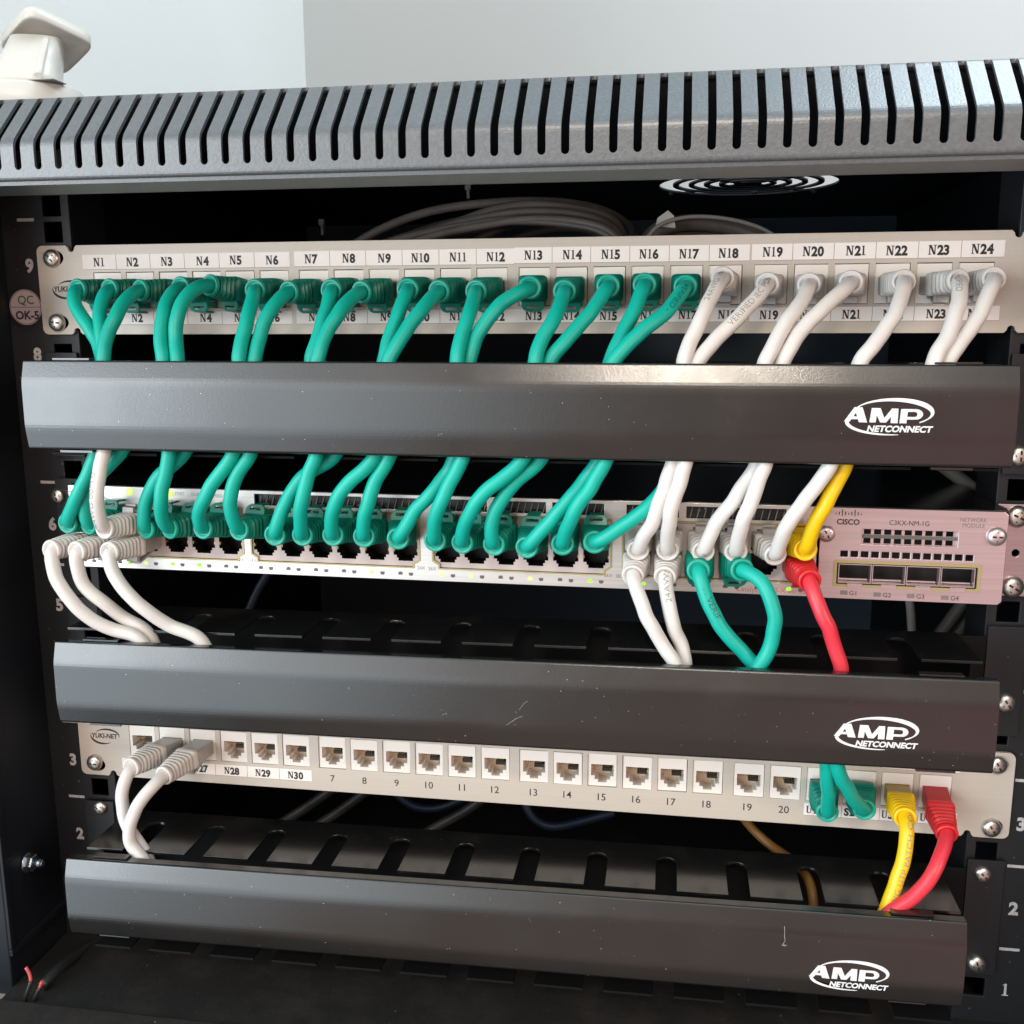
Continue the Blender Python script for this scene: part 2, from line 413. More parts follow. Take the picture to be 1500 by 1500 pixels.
for f in F:
    cx_ = sum(V[i][0] for i in f)/3; cs_ = sum(V[i][1] for i in f)/3
    hole = False
    if s_lo < cs_ < s_hi:
        i = round((cx_-xs_[0])/8.72)
        if 0 <= i < nslots:
            dx = abs(cx_-xs_[i]); e = max(0, s_lo+hw-cs_, cs_-(s_hi-hw)); hole = math.hypot(dx, e) < hw*.985
    if not hole: keep.append(f)
mb = MB()
mb.add([fold(p[0], p[1], 0) for p in V], keep, 0)
mb.add([fold(p[0], p[1], 1.4) for p in V], [list(reversed(f)) for f in keep], 0)
for lp in holes+[out]:
    n = len(lp)
    for i in range(n):
        a, b = lp[i], lp[(i+1) % n]
        mb.face([fold(*a, 0), fold(*b, 0), fold(*b, 1.4), fold(*a, 1.4)], 0)
rf = mb.build('roof_edge', 'roof_grey', cab)
# flat roof sheet with the fan opening, and the fan guard
FX, FY, FR = 363.0, 222.0, 57.0
mb = MB()
for (x0, x1, y0, y1) in ((RX0, RX1, YT+6.6, FY-62), (RX0, FX-62, FY-62, FY+62), (FX+62, RX1, FY-62, FY+62), (RX0, RX1, FY+62, 443)): mb.box(x0, x1, y0, y1, ZT-2.8, ZT-1.5)
mb.build('roof_plate', 'cabinet_black', cab)
mb = MB()
def ring(r0, r1, z0, z1, a0=0, a1=2*PI, n=64):
    c = [(r0, z0), (r1, z0), (r1, z1), (r0, z1)]
    rings = [[(FX+r*math.cos(a), FY+r*math.sin(a), z) for r, z in c] for a in [a0+(a1-a0)*i/n for i in range(n+1)]]
    mb.loft(rings, 0, (True, True), smooth=False)
sq = [(FX-62, FY-62), (FX+62, FY-62), (FX+62, FY+62), (FX-62, FY+62)]
for r0, r1 in ((0.3, 9), (15, 18.5), (24.5, 28.2), (34.5, 38), (44.5, 48.2)): ring(r0, r1, ZT-2.8, ZT-1.6)
# frame round the rings: square outline to circle
for q in range(4):
    arc = [(FX+FR*math.cos(a), FY+FR*math.sin(a)) for a in [PI/2*q+PI/2*i/12-PI/4 for i in range(13)]]
    cx0 = (FX+62*math.copysign(1, math.cos(PI/2*q-PI/4)), FY+62*math.copysign(1, math.sin(PI/2*q-PI/4))); cx1 = (FX+62*math.copysign(1, math.cos(PI/2*q+PI/4)), FY+62*math.copysign(1, math.sin(PI/2*q+PI/4)))
    for i in range(12):
        t0, t1 = i/12, (i+1)/12
        p0 = Vector(cx0).lerp(Vector(cx1), t0); p1 = Vector(cx0).lerp(Vector(cx1), t1)
        lo = [(*arc[i], ZT-2.8), (*arc[i+1], ZT-2.8), (*p1, ZT-2.8), (*p0, ZT-2.8)]; hi = [(x, y, ZT-1.6) for x, y, z in lo]
        mb.face(lo); mb.face(hi); mb.face([lo[0], lo[1], hi[1], hi[0]])
for k in range(4):
    a = PI/4+PI/2*k; ca, sa = math.cos(a), math.sin(a); w = 1.6
    v = [(FX+r*ca-q*w*sa, FY+r*sa+q*w*ca, z) for r in (7, 56) for q in (-1, 1) for z in (ZT-2.9, ZT-1.7)]
    mb.add(v, [(0, 1, 3, 2), (4, 6, 7, 5), (0, 4, 5, 1), (2, 3, 7, 6), (0, 2, 6, 4), (1, 5, 7, 3)], 0)
mb.build('fan_guard', 'cabinet_black', cab)
mb = MB(); mb.loft([[(FX+r*math.cos(2*PI*i/32), FY+r*math.sin(2*PI*i/32), z) for i in range(32)] for r, z in ((20, ZT+1.5), (21.5, ZT+3), (21.5, ZT+20), (20, ZT+22))], 0); mb.build('fan_hub', 'cabinet_black', cab)
for (px, py) in ((983, 283), (1192, 279), (1105, 281)):
    p = atz(px, py, ZT-3)
    mb = MB(); mb.lathe([(2.2, 0), (1.9, 1.0), (1.0, 1.5), (0.01, 1.6)], (0, 0, 0), n=12)
    o = mb.build('fan_screw', 'screw_nickel', cab, xf=lambda v, p=p: Vector((p.x+v.x, p.y+v.z, p.z+v.y)))
for (px, py, h) in ((686, 280, 9), (472, 333, 10)):        # small bright clips under the roof plate
    p = at(px, py, 150)
    mb = MB(); mb.box(p.x-.9, p.x+.9, 149, 152, p.z-h/2, p.z+h/2); mb.box(p.x-1.8, p.x+1.8, 148, 151, p.z+h/2-4, p.z+h/2); mb.build('roof_clip', 'rear_cable_pale', cab, bev=.4)

# mounting rails with square holes, printed numbers and unit marks
def rail(left):
    mb = MB()
    hx = 8.75 if left else 473.85
    x0, x1 = (-19.5, 18.3) if left else (464.3, 502.0)
    U0 = 34.51-22.2-9*44.45      # bottom of unit 0
    hs = []
    for u in range(0, 11):
        for dz in (6.35, 22.225, 38.1):
            z = U0+u*44.45+dz+OFF
            if -335 < z < 85: hs.append([(hx-4.9, z-4.9), (hx+4.9, z-4.9), (hx+4.9, z+4.9), (hx-4.9, z+4.9)])
    mb.plate(R4(x0, x1, -340, 90), hs, 2.0, 4.0)
    # return flange running back, edge of the hole column
    ex = x1 if left else x0
    mb.box(min(ex, ex+(-1.8 if left else 1.8)), max(ex, ex+(-1.8 if left else 1.8)), 4.0, 34, -340, 90)
    r = mb.build('mounting_rail', 'rail_black', cab, bev=.35)
    mb = MB()
    lx = -5.73 if left else 488.5
    for n in range(1, 10):
        zc = 34.51+(n-9)*44.45
        put_serif(mb, str(n), lx, zc-3.3, 6.6, 1.93, sx=.95)
        zt = zc+22.2
        mb.flat([R4(lx-4.7, lx+4.7, zt-.75, zt+.75)], 1.93)
    mb.build('unit_numbers', 'ink_rail', r, xf=None) if False else mb.build('unit_numbers', 'ink_rail', cab)
    return r
OFF = 0.0
zz = [50.9, -13.8, -71.2, -246.6]
def best_off():
    best = None
    for k in range(0, 160):
        o = k*.1; e = 0
        for z in zz+[43.85/2+15.875, 43.85/2-15.875]:
            e += min(abs(34.51-22.2-9*44.45+u*44.45+d+o-z) for u in range(0, 12) for d in (6.35, 22.225, 38.1))**2
        if best is None or e < best[0]: best = (e, o)
    return best[1]
OFF = best_off()
rail(True); rail(False)
# QC sticker on the left rail
mb = MB(); qc = at(37.5, 450, 1.9); rr = 8.9
circ = [(qc.x+rr*math.cos(2*PI*i/40), qc.z+rr*math.sin(2*PI*i/40)) for i in range(40)]
mb.face([(p[0], 1.9, p[1]) for p in circ], 0)
lp = [(qc.x+rr*.95*math.cos(2*PI*i/40), qc.z+rr*.95*math.sin(2*PI*i/40)) for i in range(41)]; mb.ribbon(lp, [.12]*41, 1.86, 1)
mb.flat([R4(qc.x-rr*.95, qc.x+rr*.95, qc.z-.12, qc.z+.12)], 1.86, 1)
put_text(mb, 'QC', qc.x+.4, qc.z+1.6, 4.4, 1.86, 2, .012); put_text(mb, 'OK-5', qc.x+.6, qc.z-6.0, 4.2, 1.86, 3, .035)
mb.build('quality_sticker', ['sticker_pink', 'ink_black', 'ink_green', 'ink_navy'], cab)
# bolt and nut through the left side panel
bp = Vector((-19.4, -26.4, -279.6)); mb = MB()
hexr = [[(bp.x+d, bp.y+r*math.cos(PI/3*i), bp.z+r*math.sin(PI/3*i)) for i in range(6)] for r, d in ((4.6, 1.2), (4.6, 4.2), (4.1, 4.8))]
mb.loft(hexr, 0, smooth=False)
for r, d0, d1 in ((5.4, 0, 1.2), (2.3, 4.8, 8.6), (1.6, 8.6, 9.6)):
    mb.loft([[(bp.x+d, bp.y+r*math.cos(2*PI*i/20), bp.z+r*math.sin(2*PI*i/20)) for i in range(20)] for d in (d0, d1)])
mb.build('side_bolt', 'zinc_blue', cab)

# ------------------------------------------------------------------ screws
def screw_proto():
    mb = MB(); prof_ = [(4.55, 0), (4.5, .8), (4.1, 1.7), (3.3, 2.4), (2.0, 2.85), (0.01, 3.0)]
    mb.lathe(prof_, (0, 0, 0), n=28)
    for a in (0, PI/2):
        v = []
        for x in (-2.3, 2.3):
            for w in (-.42, .42):
                X = x*math.cos(a)-w*math.sin(a); Z = x*math.sin(a)+w*math.cos(a)
                v += [(X, -2.0, Z), (X, -3.02 if False else -2.86-.1*(a > 0), Z)]
        mb.add(v, [(0, 1, 3, 2), (4, 6, 7, 5), (0, 4, 5, 1), (2, 3, 7, 6), (0, 2, 6, 4), (1, 5, 7, 3)], 1)
    return mb
_scr = screw_proto()
def screw(parent, x, y, z, k=1.0, ang=None, mats=('screw_nickel', 'port_dark'), name='screw'):
    ang = random.uniform(0, PI/2) if ang is None else ang
    ca, sa = math.cos(ang), math.sin(ang)
    mb = MB(); mb.v = list(_scr.v); mb.f = _scr.f; mb.m = _scr.m; mb.s = _scr.s
    return mb.build(name, list(mats), parent, xf=lambda v: Vector((x+k*(v.x*ca-v.z*sa), y+k*v.y, z+k*(v.x*sa+v.z*ca))), merge=False)

# ------------------------------------------------------------------ patch panels
PX = [30.1+107.5*(i//6)+17.5*(i % 6) for i in range(24)]     # left edge of every jack opening
JW, JZ0, JZ1 = 14.8, 12.9, 30.5
def jack_mesh():
    """cream insert with a stepped socket, local origin at its bottom left corner on the panel face"""
    w, h = JW-.35, JZ1-JZ0-.5
    hx0, hx1 = 1.5, w-1.5; zt = h-5.6; c = w/2
    hole = [(hx0, zt), (hx1, zt), (hx1, zt-6.1), (c+3.9, zt-6.1), (c+3.9, zt-8.0), (c+2.2, zt-8.0), (c+2.2, zt-9.6), (c-2.2, zt-9.6), (c-2.2, zt-8.0), (c-3.9, zt-8.0), (c-3.9, zt-6.1), (hx0, zt-6.1)]
    mb = MB(); mb.plate(R4(0, w, 0, h), [hole], .35, 9.5, 0, None)
    # inside of the socket: slanted back wall and dark contact slot
    mb.box(hx0-.3, hx1+.3, 8.2, 9.2, zt-9.8, zt+.3, 1)
    mb.box(c-.2, hx1-1.0, 2.6, 8.0, zt-4.4, zt-2.6, 2)
    mb.add([(hx0, 1.2, zt), (hx1, 1.2, zt), (hx1, 8.1, zt-2.6), (hx0, 8.1, zt-2.6)], [(0, 1, 2, 3)], 1)
    for k in range(8): mb.box(hx0+1.0+k*1.12, hx0+1.35+k*1.12, 3.0+.2, 7.6, zt-2.4, zt-2.1, 3)
    return mb
_jk = jack_mesh()
def swoosh(mb, x, z, w, y, m):
    """the maker's name between two crescents"""
    def arcw(cx, cz, rx, rz, a0, a1, th):
        n = 16; P = []; W = []
        for i in range(n+1):
            t = i/n; a = a0+(a1-a0)*t; P.append((cx+rx*math.cos(a), cz+rz*math.sin(a))); W.append(.10+th*math.sin(PI*t)**1.2)
        mb.ribbon(P, W, y, m)
    arcw(x+w*.10, z+.6, w*.44, 3.6, math.radians(150), math.radians(-12), .42)
    arcw(x-w*.04, z+.4, w*.44, 4.6, math.radians(170), math.radians(305), .50)
    put_text(mb, 'YUKI-NET', x, z-.9, 2.7, y-.01, m, .03, width=w*.92, shear=.12)
def patch_panel(name, label, zb, labels_top, labels_bot, plain, logo_z, roll=0.0, screws=()):
    root = thing('patch_bay', label, 'patch panel', (CX, 0, zb), 'rack patch panels')
    xf = lambda v: Vector((v.x, v.y, v.z+roll*(v.x-CX)))
    H = 43.85; W = 482.6; r = 3.2
    def corner(cx, cz, a0): return [(cx+r*math.cos(a0+PI/2*i/5), cz+r*math.sin(a0+PI/2*i/5)) for i in range(6)]
    def notch(x, top):
        zz_ = zb+H if top else zb; sgn = -1 if top else 1; d = 3.2; hw_ = 1.7
        p = [(x-hw_-1.2, zz_), (x-hw_, zz_+sgn*1.2)]+[(x-hw_*math.cos(a), zz_+sgn*(d-hw_)+sgn*hw_*math.sin(a)) for a in [PI*i/6 for i in range(7)]]+[(x+hw_, zz_+sgn*1.2), (x+hw_+1.2, zz_)]
        return p if not top else list(reversed(p))
    ol = corner(r, zb+r, PI)+notch(18.9, False)+notch(W-18.9, False)+corner(W-r, zb+r, -PI/2)+corner(W-r, zb+H-r, 0)+notch(W-18.9, True)+notch(18.9, True)+corner(r, zb+H-r, PI/2)
    hs = [R4(x, x+JW, zb+JZ0, zb+JZ1) for x in PX]
    for x in (8.75, W-8.75):
        for dz in (6.05, 37.8):
            hs.append([(x+2.2+(5.2 if math.cos(a) > 0 else 4.2)*math.cos(a)*.9-1.2, zb+dz+3.6*math.sin(a)) for a in [2*PI*i/20 for i in range(20)]])
    mb = MB(); mb.plate(ol, hs, 0, 1.8)
    mb.box(22, W-22, 1.8, 9, zb+H-1.6, zb+H); mb.box(22, W-22, 1.8, 9, zb, zb+1.6)
    mb.build('face_plate', 'panel_steel', root, xf=xf, bev=.25)
    first = None
    for i, x in enumerate(PX):
        if first is None:
            first = _jk.build('keystone_jack', ['jack_cream', 'jack_inside', 'port_dark', 'contact_gold'], root, xf=lambda v, x=x: Vector((v.x+CX, v.y, v.z+zb)))
            j = first
        else: j = child(root, first)
        j.location = Vector((x+.17-CX+random.uniform(-.12, .12), random.uniform(-.12, .25), JZ0+.2+random.uniform(-.1, .1)))*MM
        j.rotation_euler = (random.uniform(-.012, .012), random.uniform(-.008, .008), random.uniform(-.02, .02))
    # paper strips with their printing
    for (texts, z0, hh, th) in ((labels_top, 31.9, 7.2, 4.15), (labels_bot, 4.8, 6.4, 3.9)):
        for g in range(4):
            tx = texts[g*6:g*6+6]
            run = [k for k, t in enumerate(tx) if t]
            if not run: continue
            jit = (0, .12, .35, .45)[g]
            x0 = (24.7, 135.5, 242.9, 351.2)[g]
            pit = (18.1, 17.9, 17.9, 17.85)[g]
            a = x0+run[0]*pit; b = x0+(run[-1]+1)*pit
            mb = MB(); mb.face([(a, -.12, zb+z0+jit), (b, -.12, zb+z0+jit), (b, -.12, zb+z0+hh+jit), (a, -.12, zb+z0+hh+jit)], 0)
            for k in run:
                put_serif(mb, tx[k], x0+(k+.5)*pit+(random.uniform(-.5, .5) if tx[k][0] == 'N' else -5.2), zb+z0+jit+(hh-th)/2+random.uniform(-.15, .15), th, -.17, 1, sx=.92)
                if k > run[0]: mb.flat([R4(x0+k*pit-.1, x0+k*pit+.1, zb+z0+jit, zb+z0+hh+jit)], -.15, 2)
            mb.flat([R4(a, b, zb+z0+jit-.05, zb+z0+jit+.1)], -.15, 2)
            sl = random.uniform(-.0025, .0025)
            mb.build('label_strip', ['label_paper', 'ink_black', 'ink_grey'], root, xf=lambda v, sl=sl, xm=(a+b)/2: xf(Vector((v.x, v.y, v.z+sl*(v.x-xm)))))
    mb = MB()
    if plain:
        for k, t in plain: put_text(mb, t, PX[k]+JW/2-.2, zb+5.6, 3.9, -.05, 0, .004)
    if plain: mb.build('printing', 'ink_black', root, xf=xf)
    mb = MB(); swoosh(mb, 15.2, zb+logo_z, 16.5, -.05, 0); mb.build('maker_logo', 'ink_black', root, xf=xf)
    for (x, dz) in screws: screw(root, x, -.2, zb+dz+roll*(x-CX), 1.0)
    return root
NT = ['N%d' % (i+1) for i in range(24)]
ZP = -239.6
patch_panel('patch_panel', 'top patch panel labelled N1 to N24, steel face full of green and white plugs', 0.0, NT, NT, None, 22.2,
            screws=((8.6, 37.6), (8.6, 6.0), (474.2, 37.8), (474.2, 6.0)))
patch_panel('patch_panel', 'lower patch panel with mostly empty cream jacks numbered 7 to 20', ZP,
            ['']*22+['N53', 'N54'], ['N25', 'N26', 'N27', 'N28', 'N29', 'N30']+['']*14+['U1', 'S2', 'U3', 'U4'],
            [(k, str(k+1)) for k in range(6, 20)], 22.9, screws=((8.6, 7.6), (474.4, 37.8), (474.2, 5.6)))

# ------------------------------------------------------------------ cable managers
CW = 213.0
CP = [(-49.5, -.3), (-54.67, 0.0), (-57.6, -9.9), (-57.8, -30.4), (-55.97, -40.47), (-50.5, -40.9)]
def logo(mb, org, y):
    """oval name badge printed in white; drawn in a 670 by 290 field"""
    sc = 0.0518
    T = lambda p: (org[0]+p[0]*sc, org[1]-p[1]*sc)
    polys = []
    def P(*q): polys.append([T(p) for p in q])
    P((178, 287), (252, 175), (292, 175), (222, 287)); P((250, 175), (312, 175), (352, 293), (290, 291)); P((228, 246), (278, 246), (284, 268), (216, 268))
    P((368, 291), (380, 180), (425, 180), (415, 291)); P((392, 180), (445, 180), (492, 291), (448, 291)); P((530, 182), (575, 182), (492, 291), (452, 291)); P((527, 182), (577, 182), (577, 295), (525, 295))
    P((590, 295), (597, 185), (648, 185), (642, 295)); P((640, 185), (705, 185), (715, 207), (640, 207)); P((640, 245), (712, 245), (700, 266), (640, 266))
    n = 8
    for i in range(n):
        a0 = PI/2-PI*i/n; a1 = PI/2-PI*(i+1)/n
        P((705+55*math.cos(a0), 225.5-40.5*math.sin(a0)), (705+55*math.cos(a1), 225.5-40.5*math.sin(a1)), (700+18*math.cos(a1), 226-19*math.sin(a1)), (700+18*math.cos(a0), 226-19*math.sin(a0)))
    mb.flat(polys, y, 0, .003)
    up = []; wu = []
    for i in range(33):
        t = i/32; a = math.radians(158-205*t)
        up.append(T((540+288*math.cos(a), 215-100*math.sin(a)))); wu.append((5+13*math.sin(PI*min(1, t*1.12)**1.6))*sc)
    mb.ribbon(up, wu, y-.05, 0)
    lo = []; wl = []
    for i in range(25):
        t = i/24; a = math.radians(182+98*t)
        lo.append(T((530+330*math.cos(a), 285-100*math.sin(a)))); wl.append((12*(1-t)**.7+2)*sc)
    mb.ribbon(lo, wl, y-.05, 0)
    p = T((352, 362)); put_text(mb, 'NETCONNECT', p[0], p[1], 48*sc, y-.06, 0, .042, 'l', shear=.22, width=478*sc)
def manager(zt, cx, roll, yaw, label, logo_px, ears, shz, low=42, sr=0.0):
    sxr = lambda v: Vector((v.x, v.y, v.z+sr*(v.x-CX)))
    root = thing('cable_manager', label, 'cable manager', (CX, 0, shz-42), 'cable managers')
    xf = lambda v: Vector((cx+v.x, v.y-yaw*v.x, zt+v.z+roll*v.x))
    inv = lambda p: Vector((p.x-cx, 0, p.z-zt-roll*(p.x-cx)))
    # folded front cover
    pf = [Vector(CP[0])]
    for a, b, c_, r in zip(CP, CP[1:], CP[2:], (.9, 2.4, 2.6, 1.2)): pf += [Vector(q) for q in arc_pts(a, b, c_, r, 4)]
    pf.append(Vector(CP[-1]))
    nn = []
    for i in range(len(pf)):
        d = (pf[min(i+1, len(pf)-1)]-pf[max(0, i-1)]).normalized(); n = Vector((-d.y, d.x)); nn.append(n if n.dot(Vector((-30, -20))-pf[i]) > 0 else -n)
    mb = MB()
    th = 1.1
    xs = [-CW, CW]
    sec = [[(x, p.x, p.y) for p in pf]+[(x, (p+n*th).x, (p+n*th).y) for p, n in reversed(list(zip(pf, nn)))] for x in xs]
    mb.loft(sec, 0, (True, True), smooth=False)
    for sgn in (-1, 1):            # spring clips at both ends of the lip
        x = sgn*(CW-22)
        mb.box(x-9, x+9, -52.5, -48.6, .15, .9); mb.box(x-8, x+8, -54, -50, -42.0, -41.0)
    cv = mb.build('cover', 'cover_black', root, xf=xf, bev=.25)
    for p in cv.data.polygons: p.use_smooth = False
    mb = MB(); o = inv(at(*logo_px, -57.7)); logo(mb, (o.x-178*.0518, o.z+285*.0518), -57.82)
    mb.build('badge', 'ink_white', cv, xf=xf)
    # duct: slotted shelves and back plate
    mb = MB()
    for zs, dz in ((shz, 0), (shz-low, 0)):
        hs = []
        ol = [(27, -.5), (27, -42)]
        for k in range(-7, 7):
            x = 236.5+33.6*(k+.5)
            if 34 < x < 444:
                w = 5.0; ol += [(x-w, -42)]+[(x-w*math.cos(a), -17+w*math.sin(a)) for a in [PI*i/8 for i in range(9)]]+[(x+w, -42)]
        ol += [(451, -42), (451, -.5)]
        m2 = MB(); m2.plate(ol, [], 0, 1.2)
        mb.add([(p[0], p[2], zs-p[1]) for p in m2.v], m2.f, 0)
        mb.build('slotted_shelf', 'shelf_black' if zs == shz else 'duct_shade', root, xf=sxr, bev=.1); mb = MB()
    mb = MB(); mb.box(18, 464.6, -.9, .6, shz-43.5, shz-1.3, 1)
    for x0, x1 in ((0.6, 17.6), (465, 482)):
        mb.plate(R4(x0, x1, shz-(low+3 if low > 45 else 50), shz+3.5), [], -.6, .9)
    for x in (27.2, 449.6): mb.box(x, x+1.2, -30, -1.2, shz-40.7, shz-1.3, 1)
    mb.build('back_bracket', ['rail_black', 'duct_shade'], root, xf=sxr, bev=.25)
    for (px, py, k) in ears:
        p = at(px, py, -2.5); screw(root, p.x, -.7, p.z, k)
    return root
mgA = manager(-11.44, 238.2, -.0022, -.0005, 'upper cable manager between the top panel and the switch, longest black cover', (1236, 617), [(1495, 668, 1.05)], -12.6)
mgB = manager(-142.9, 241.1, .0074, .0020, 'middle cable manager with black cover directly below the network switch', (1221, 1077), [(1475.7, 1031, 1.0)], -139.3, 42, .0089)
mgC = manager(-254.86, 237.0, .0128, -.0012, 'bottom cable manager with scratched black cover at the foot of the cabinet', (1184.5, 1430), [(144.7, 1185, .92), (1441.7, 1283, .92), (1432, 1414, 1.0)], -256.6, 55, .0085)

# scratches in the paint of the covers
def scratch(mg, pts, w, y):
    cv = [o for o in mg.children if o.name.startswith('cover')][0]
    mb = MB(); P = [at(u, v, y) for u, v in pts]
    mb.ribbon([(p.x, p.z) for p in P], [w*random.uniform(.4, 1.2) for _ in P], y, 0); mb.build('scratch', 'ink_rail', cv)
scratch(mgC, [(1149, 1357), (1149.5, 1364), (1149, 1371), (1150, 1378), (1147, 1383), (1153, 1385.5)], .13, -59.05)
scratch(mgC, [(1145, 1384), (1150, 1386)], .2, -59.05)
scratch(mgB, [(760, 1040), (768, 1030), (773, 1027)], .05, -58.4)
scratch(mgB, [(742, 1062), (757, 1052), (765, 1049)], .055, -58.4)
scratch(mgB, [(508, 1101), (511, 1106)], .12, -58.6)

# ------------------------------------------------------------------ network switch
SY = -19.0
SRO = -.0047
sxf = lambda v: Vector((v.x, v.y, v.z+SRO*(v.x-CX)))
sw = thing('network_switch', 'silver rack network switch with four banks of ports and module tinted pink as if by reflection', 'network switch', (CX, 100, -117))
SZ0, SZ1 = -117.2, -75.5
GX = [26.0, 115.0, 206.5, 297.5]                  # left edge of each bank
def port_x(g, k): return (32.3, 121.5, 213.2, 303.8)[g]+14.2*k
VPX = [(373, 529), (532, 620), (640, 713), (722.5, 799.5), (809, 885), (918, 995), (1006, 1153)]
vents = []
for a, b in VPX:
    xa, xb = at(a, 735, SY).x, at(b, 735, SY).x; vents.append((xa, xb))
hs = [R4(a, b, -82.6, -77.2) for a, b in vents]
banks = []
for g in range(4):
    x0 = port_x(g, 0)-7.4; x1 = port_x(g, 5)+7.4
    banks.append((x0, x1))
    hs.append([(x0+3, -111.2), (x1-3, -111.2), (x1-3, -109.2), (x1, -107.4), (x1, -84.2), (x0, -84.2), (x0, -107.4), (x0+3, -109.2)])
mb = MB(); mb.plate(R4(18.6, 383.6, SZ0, SZ1), hs, SY, SY+1.2); mb.build('face_plate', 'brushed_metal', sw, xf=sxf, bev=.2)
mb = MB(); mb.box(18.4, 464.2, SY+1.3, 280, SZ0-.3, SZ1+.3); 
def open_front(mbx): pass
mb = MB()
for (x0, x1, z0, z1) in ((18.4, 464.2, SZ1-1.0, SZ1+.3), (18.4, 464.2, SZ0-.3, SZ0+.9)): mb.box(x0, x1, SY+1.3, 280, z0, z1)
mb.box(18.4, 19.6, SY+1.3, 280, SZ0+1, SZ1-1.1); mb.box(463, 464.2, SY+1.3, 280, SZ0+1, SZ1-1.1)
mb.box(19.8, 462.8, SY+16, SY+17, SZ0+1, SZ1-1.1)
mb.build('chassis', 'shelf_black', sw, xf=sxf, bev=.3)
for a, b in vents:
    mb = MB(); mb.box(a-.4, b+.4, SY+3.0, SY+5, -83.2, -76.9, 0)
    n = int((b-a)/3.1)
    for k in range(n):
        x = a+(k+.5)*(b-a)/n; mb.add([(x-.25, SY+1.6, -82.8), (x+.25, SY+1.6, -82.8), (x+1.6, SY+2.9, -77.2), (x+1.1, SY+2.9, -77.2)], [(0, 1, 2, 3)], 1)
    mb.build('vent_grille', ['vent_dark', 'rear_cable'], sw, xf=sxf)
for g in range(4):
    x0, x1 = banks[g]
    bank = MB()
    # brassy rim of the bank
    rim = [(x0+3, -111.2), (x1-3, -111.2), (x1-3, -109.2), (x1, -107.4), (x1, -84.2), (x0, -84.2), (x0, -107.4), (x0+3, -109.2)]
    cxm = (x0+x1)/2
    inner = [(p[0]+(.7 if p[0] < cxm else -.7), p[1]+(.6 if p[1] < -98 else -.6)) for p in rim]
    bank.plate(rim, [inner], SY-.25, SY+.9, 0)
    # housing with stepped sockets
    hls = []
    for k in range(6):
        c = port_x(g, k)
        for base, sg in ((-98.1, -1), (-96.6, 1)):
            w = 5.95
            hls.append([(c-w, base), (c+w, base), (c+w, base+sg*7.0), (c+w-1.5, base+sg*7.0), (c+w-1.5, base+sg*8.3), (c+3.6, base+sg*8.3), (c+3.6, base+sg*9.8), (c-3.6, base+sg*9.8), (c-3.6, base+sg*8.3), (c-w+1.5, base+sg*8.3), (c-w+1.5, base+sg*7.0), (c-w, base+sg*7.0)])
    bank.plate([(x0+.8, -110.4), (x1-.8, -110.4), (x1-.8, -85.0), (x0+.8, -85.0)], hls, SY+.6, SY+12, 1, 2)
    bank.box(x0+.8, x1-.8, SY+12.1, SY+13, -110.4, -85, 2)
    for k in range(6):
        c = port_x(g, k)
        for q in range(8): bank.box(c-4.2+q*1.2, c-3.9+q*1.2, SY+5, SY+10, -99.3, -98.9, 3)
        bank.box(c-5.9, c-5.5, SY+.9, SY+3.2, -103.4, -102.0, 3); bank.box(c+5.5, c+5.9, SY+.9, SY+3.2, -103.4, -102.0, 3)
    bank.build('port_bank', ['trim_brass', 'housing_pink', 'port_dark', 'contact_gold'], sw, xf=sxf)
mb = MB()
for t, px, py in (('12X', 353, 820), ('14X', 371, 821), ('24X', 617, 832), ('26X', 633, 833), ('36X', 891, 843), ('38X', 908, 844)):
    p = at(px, py, SY); put_text(mb, t, p.x, p.z-.8-SRO*(p.x-CX), 1.7, SY-.05, 0, 0)
for t, px, py, h in (('MODE', 110, 721, 2.2), ('STAT', 263, 723, 1.6), ('DUPLX', 290, 724, 1.6), ('SPEED', 318, 726, 1.6)):
    p = at(px, py, SY); put_text(mb, t, p.x, p.z-h/2-SRO*(p.x-CX), h, SY-.05, 0, 0)
p = at(1078, 871, SY); put_text(mb, 'Catalyst 3750-X Series  PoE+', p.x, SZ0+1.3, 2.2, SY-.05, 1, 0, 'l', width=40)
mb.build('printing', ['ink_grey', 'wire_red'], sw, xf=sxf)
# port lights: two per column, arrow shaped
def led_mesh(down):
    mb = MB(); p = [(-1.05, -.6), (1.05, -.6), (1.05, .45), (.55, .95), (-.55, .95), (-1.05, .45)]
    mb.face([(q[0], 0, q[1] if not down else -q[1]) for q in p]); return mb
lit = [(187, 822), (211, 825), (247.5, 825), (286.7, 827.5), (543.7, 838), (648, 843), (690, 843), (772.7, 847.7), (859, 851), (944, 854), (1053, 861), (1148, 861.6)]
litx = [at(a, b, SY).x for a, b in lit]
protoled = {}
used = set()
for g in range(4):
    for k in range(6):
        for q in (0, 1):
            x = port_x(g, k)+(-2.6, 2.6)[q]; z = -114.1+SRO*(x-CX)
            st = 'led_off'
            for i, lx in enumerate(litx):
                if i not in used and abs(lx-x) < 2.7: st = 'led_pale' if i in (1, 4, 5, 6, 7) else 'led_lit'; used.add(i); break
            key = (q, st)
            if key not in protoled:
                o = led_mesh(q == 1).build('status_light', st, sw, origin=None, xf=lambda v: v+WLOC[sw.name]); protoled[key] = o
            else: o = child(sw, protoled[key])
            o.location = (Vector((x, SY-.12, z))-WLOC[sw.name])*MM
for px, py in ((190, 720), (248.8, 723)):
    p = at(px, py, SY); mb = MB(); mb.lathe([(2.0, 0), (1.9, .3), (1.2, .6), (.01, .7)], (p.x, SY, p.z), n=16); mb.build('status_light', 'led_pale', sw)
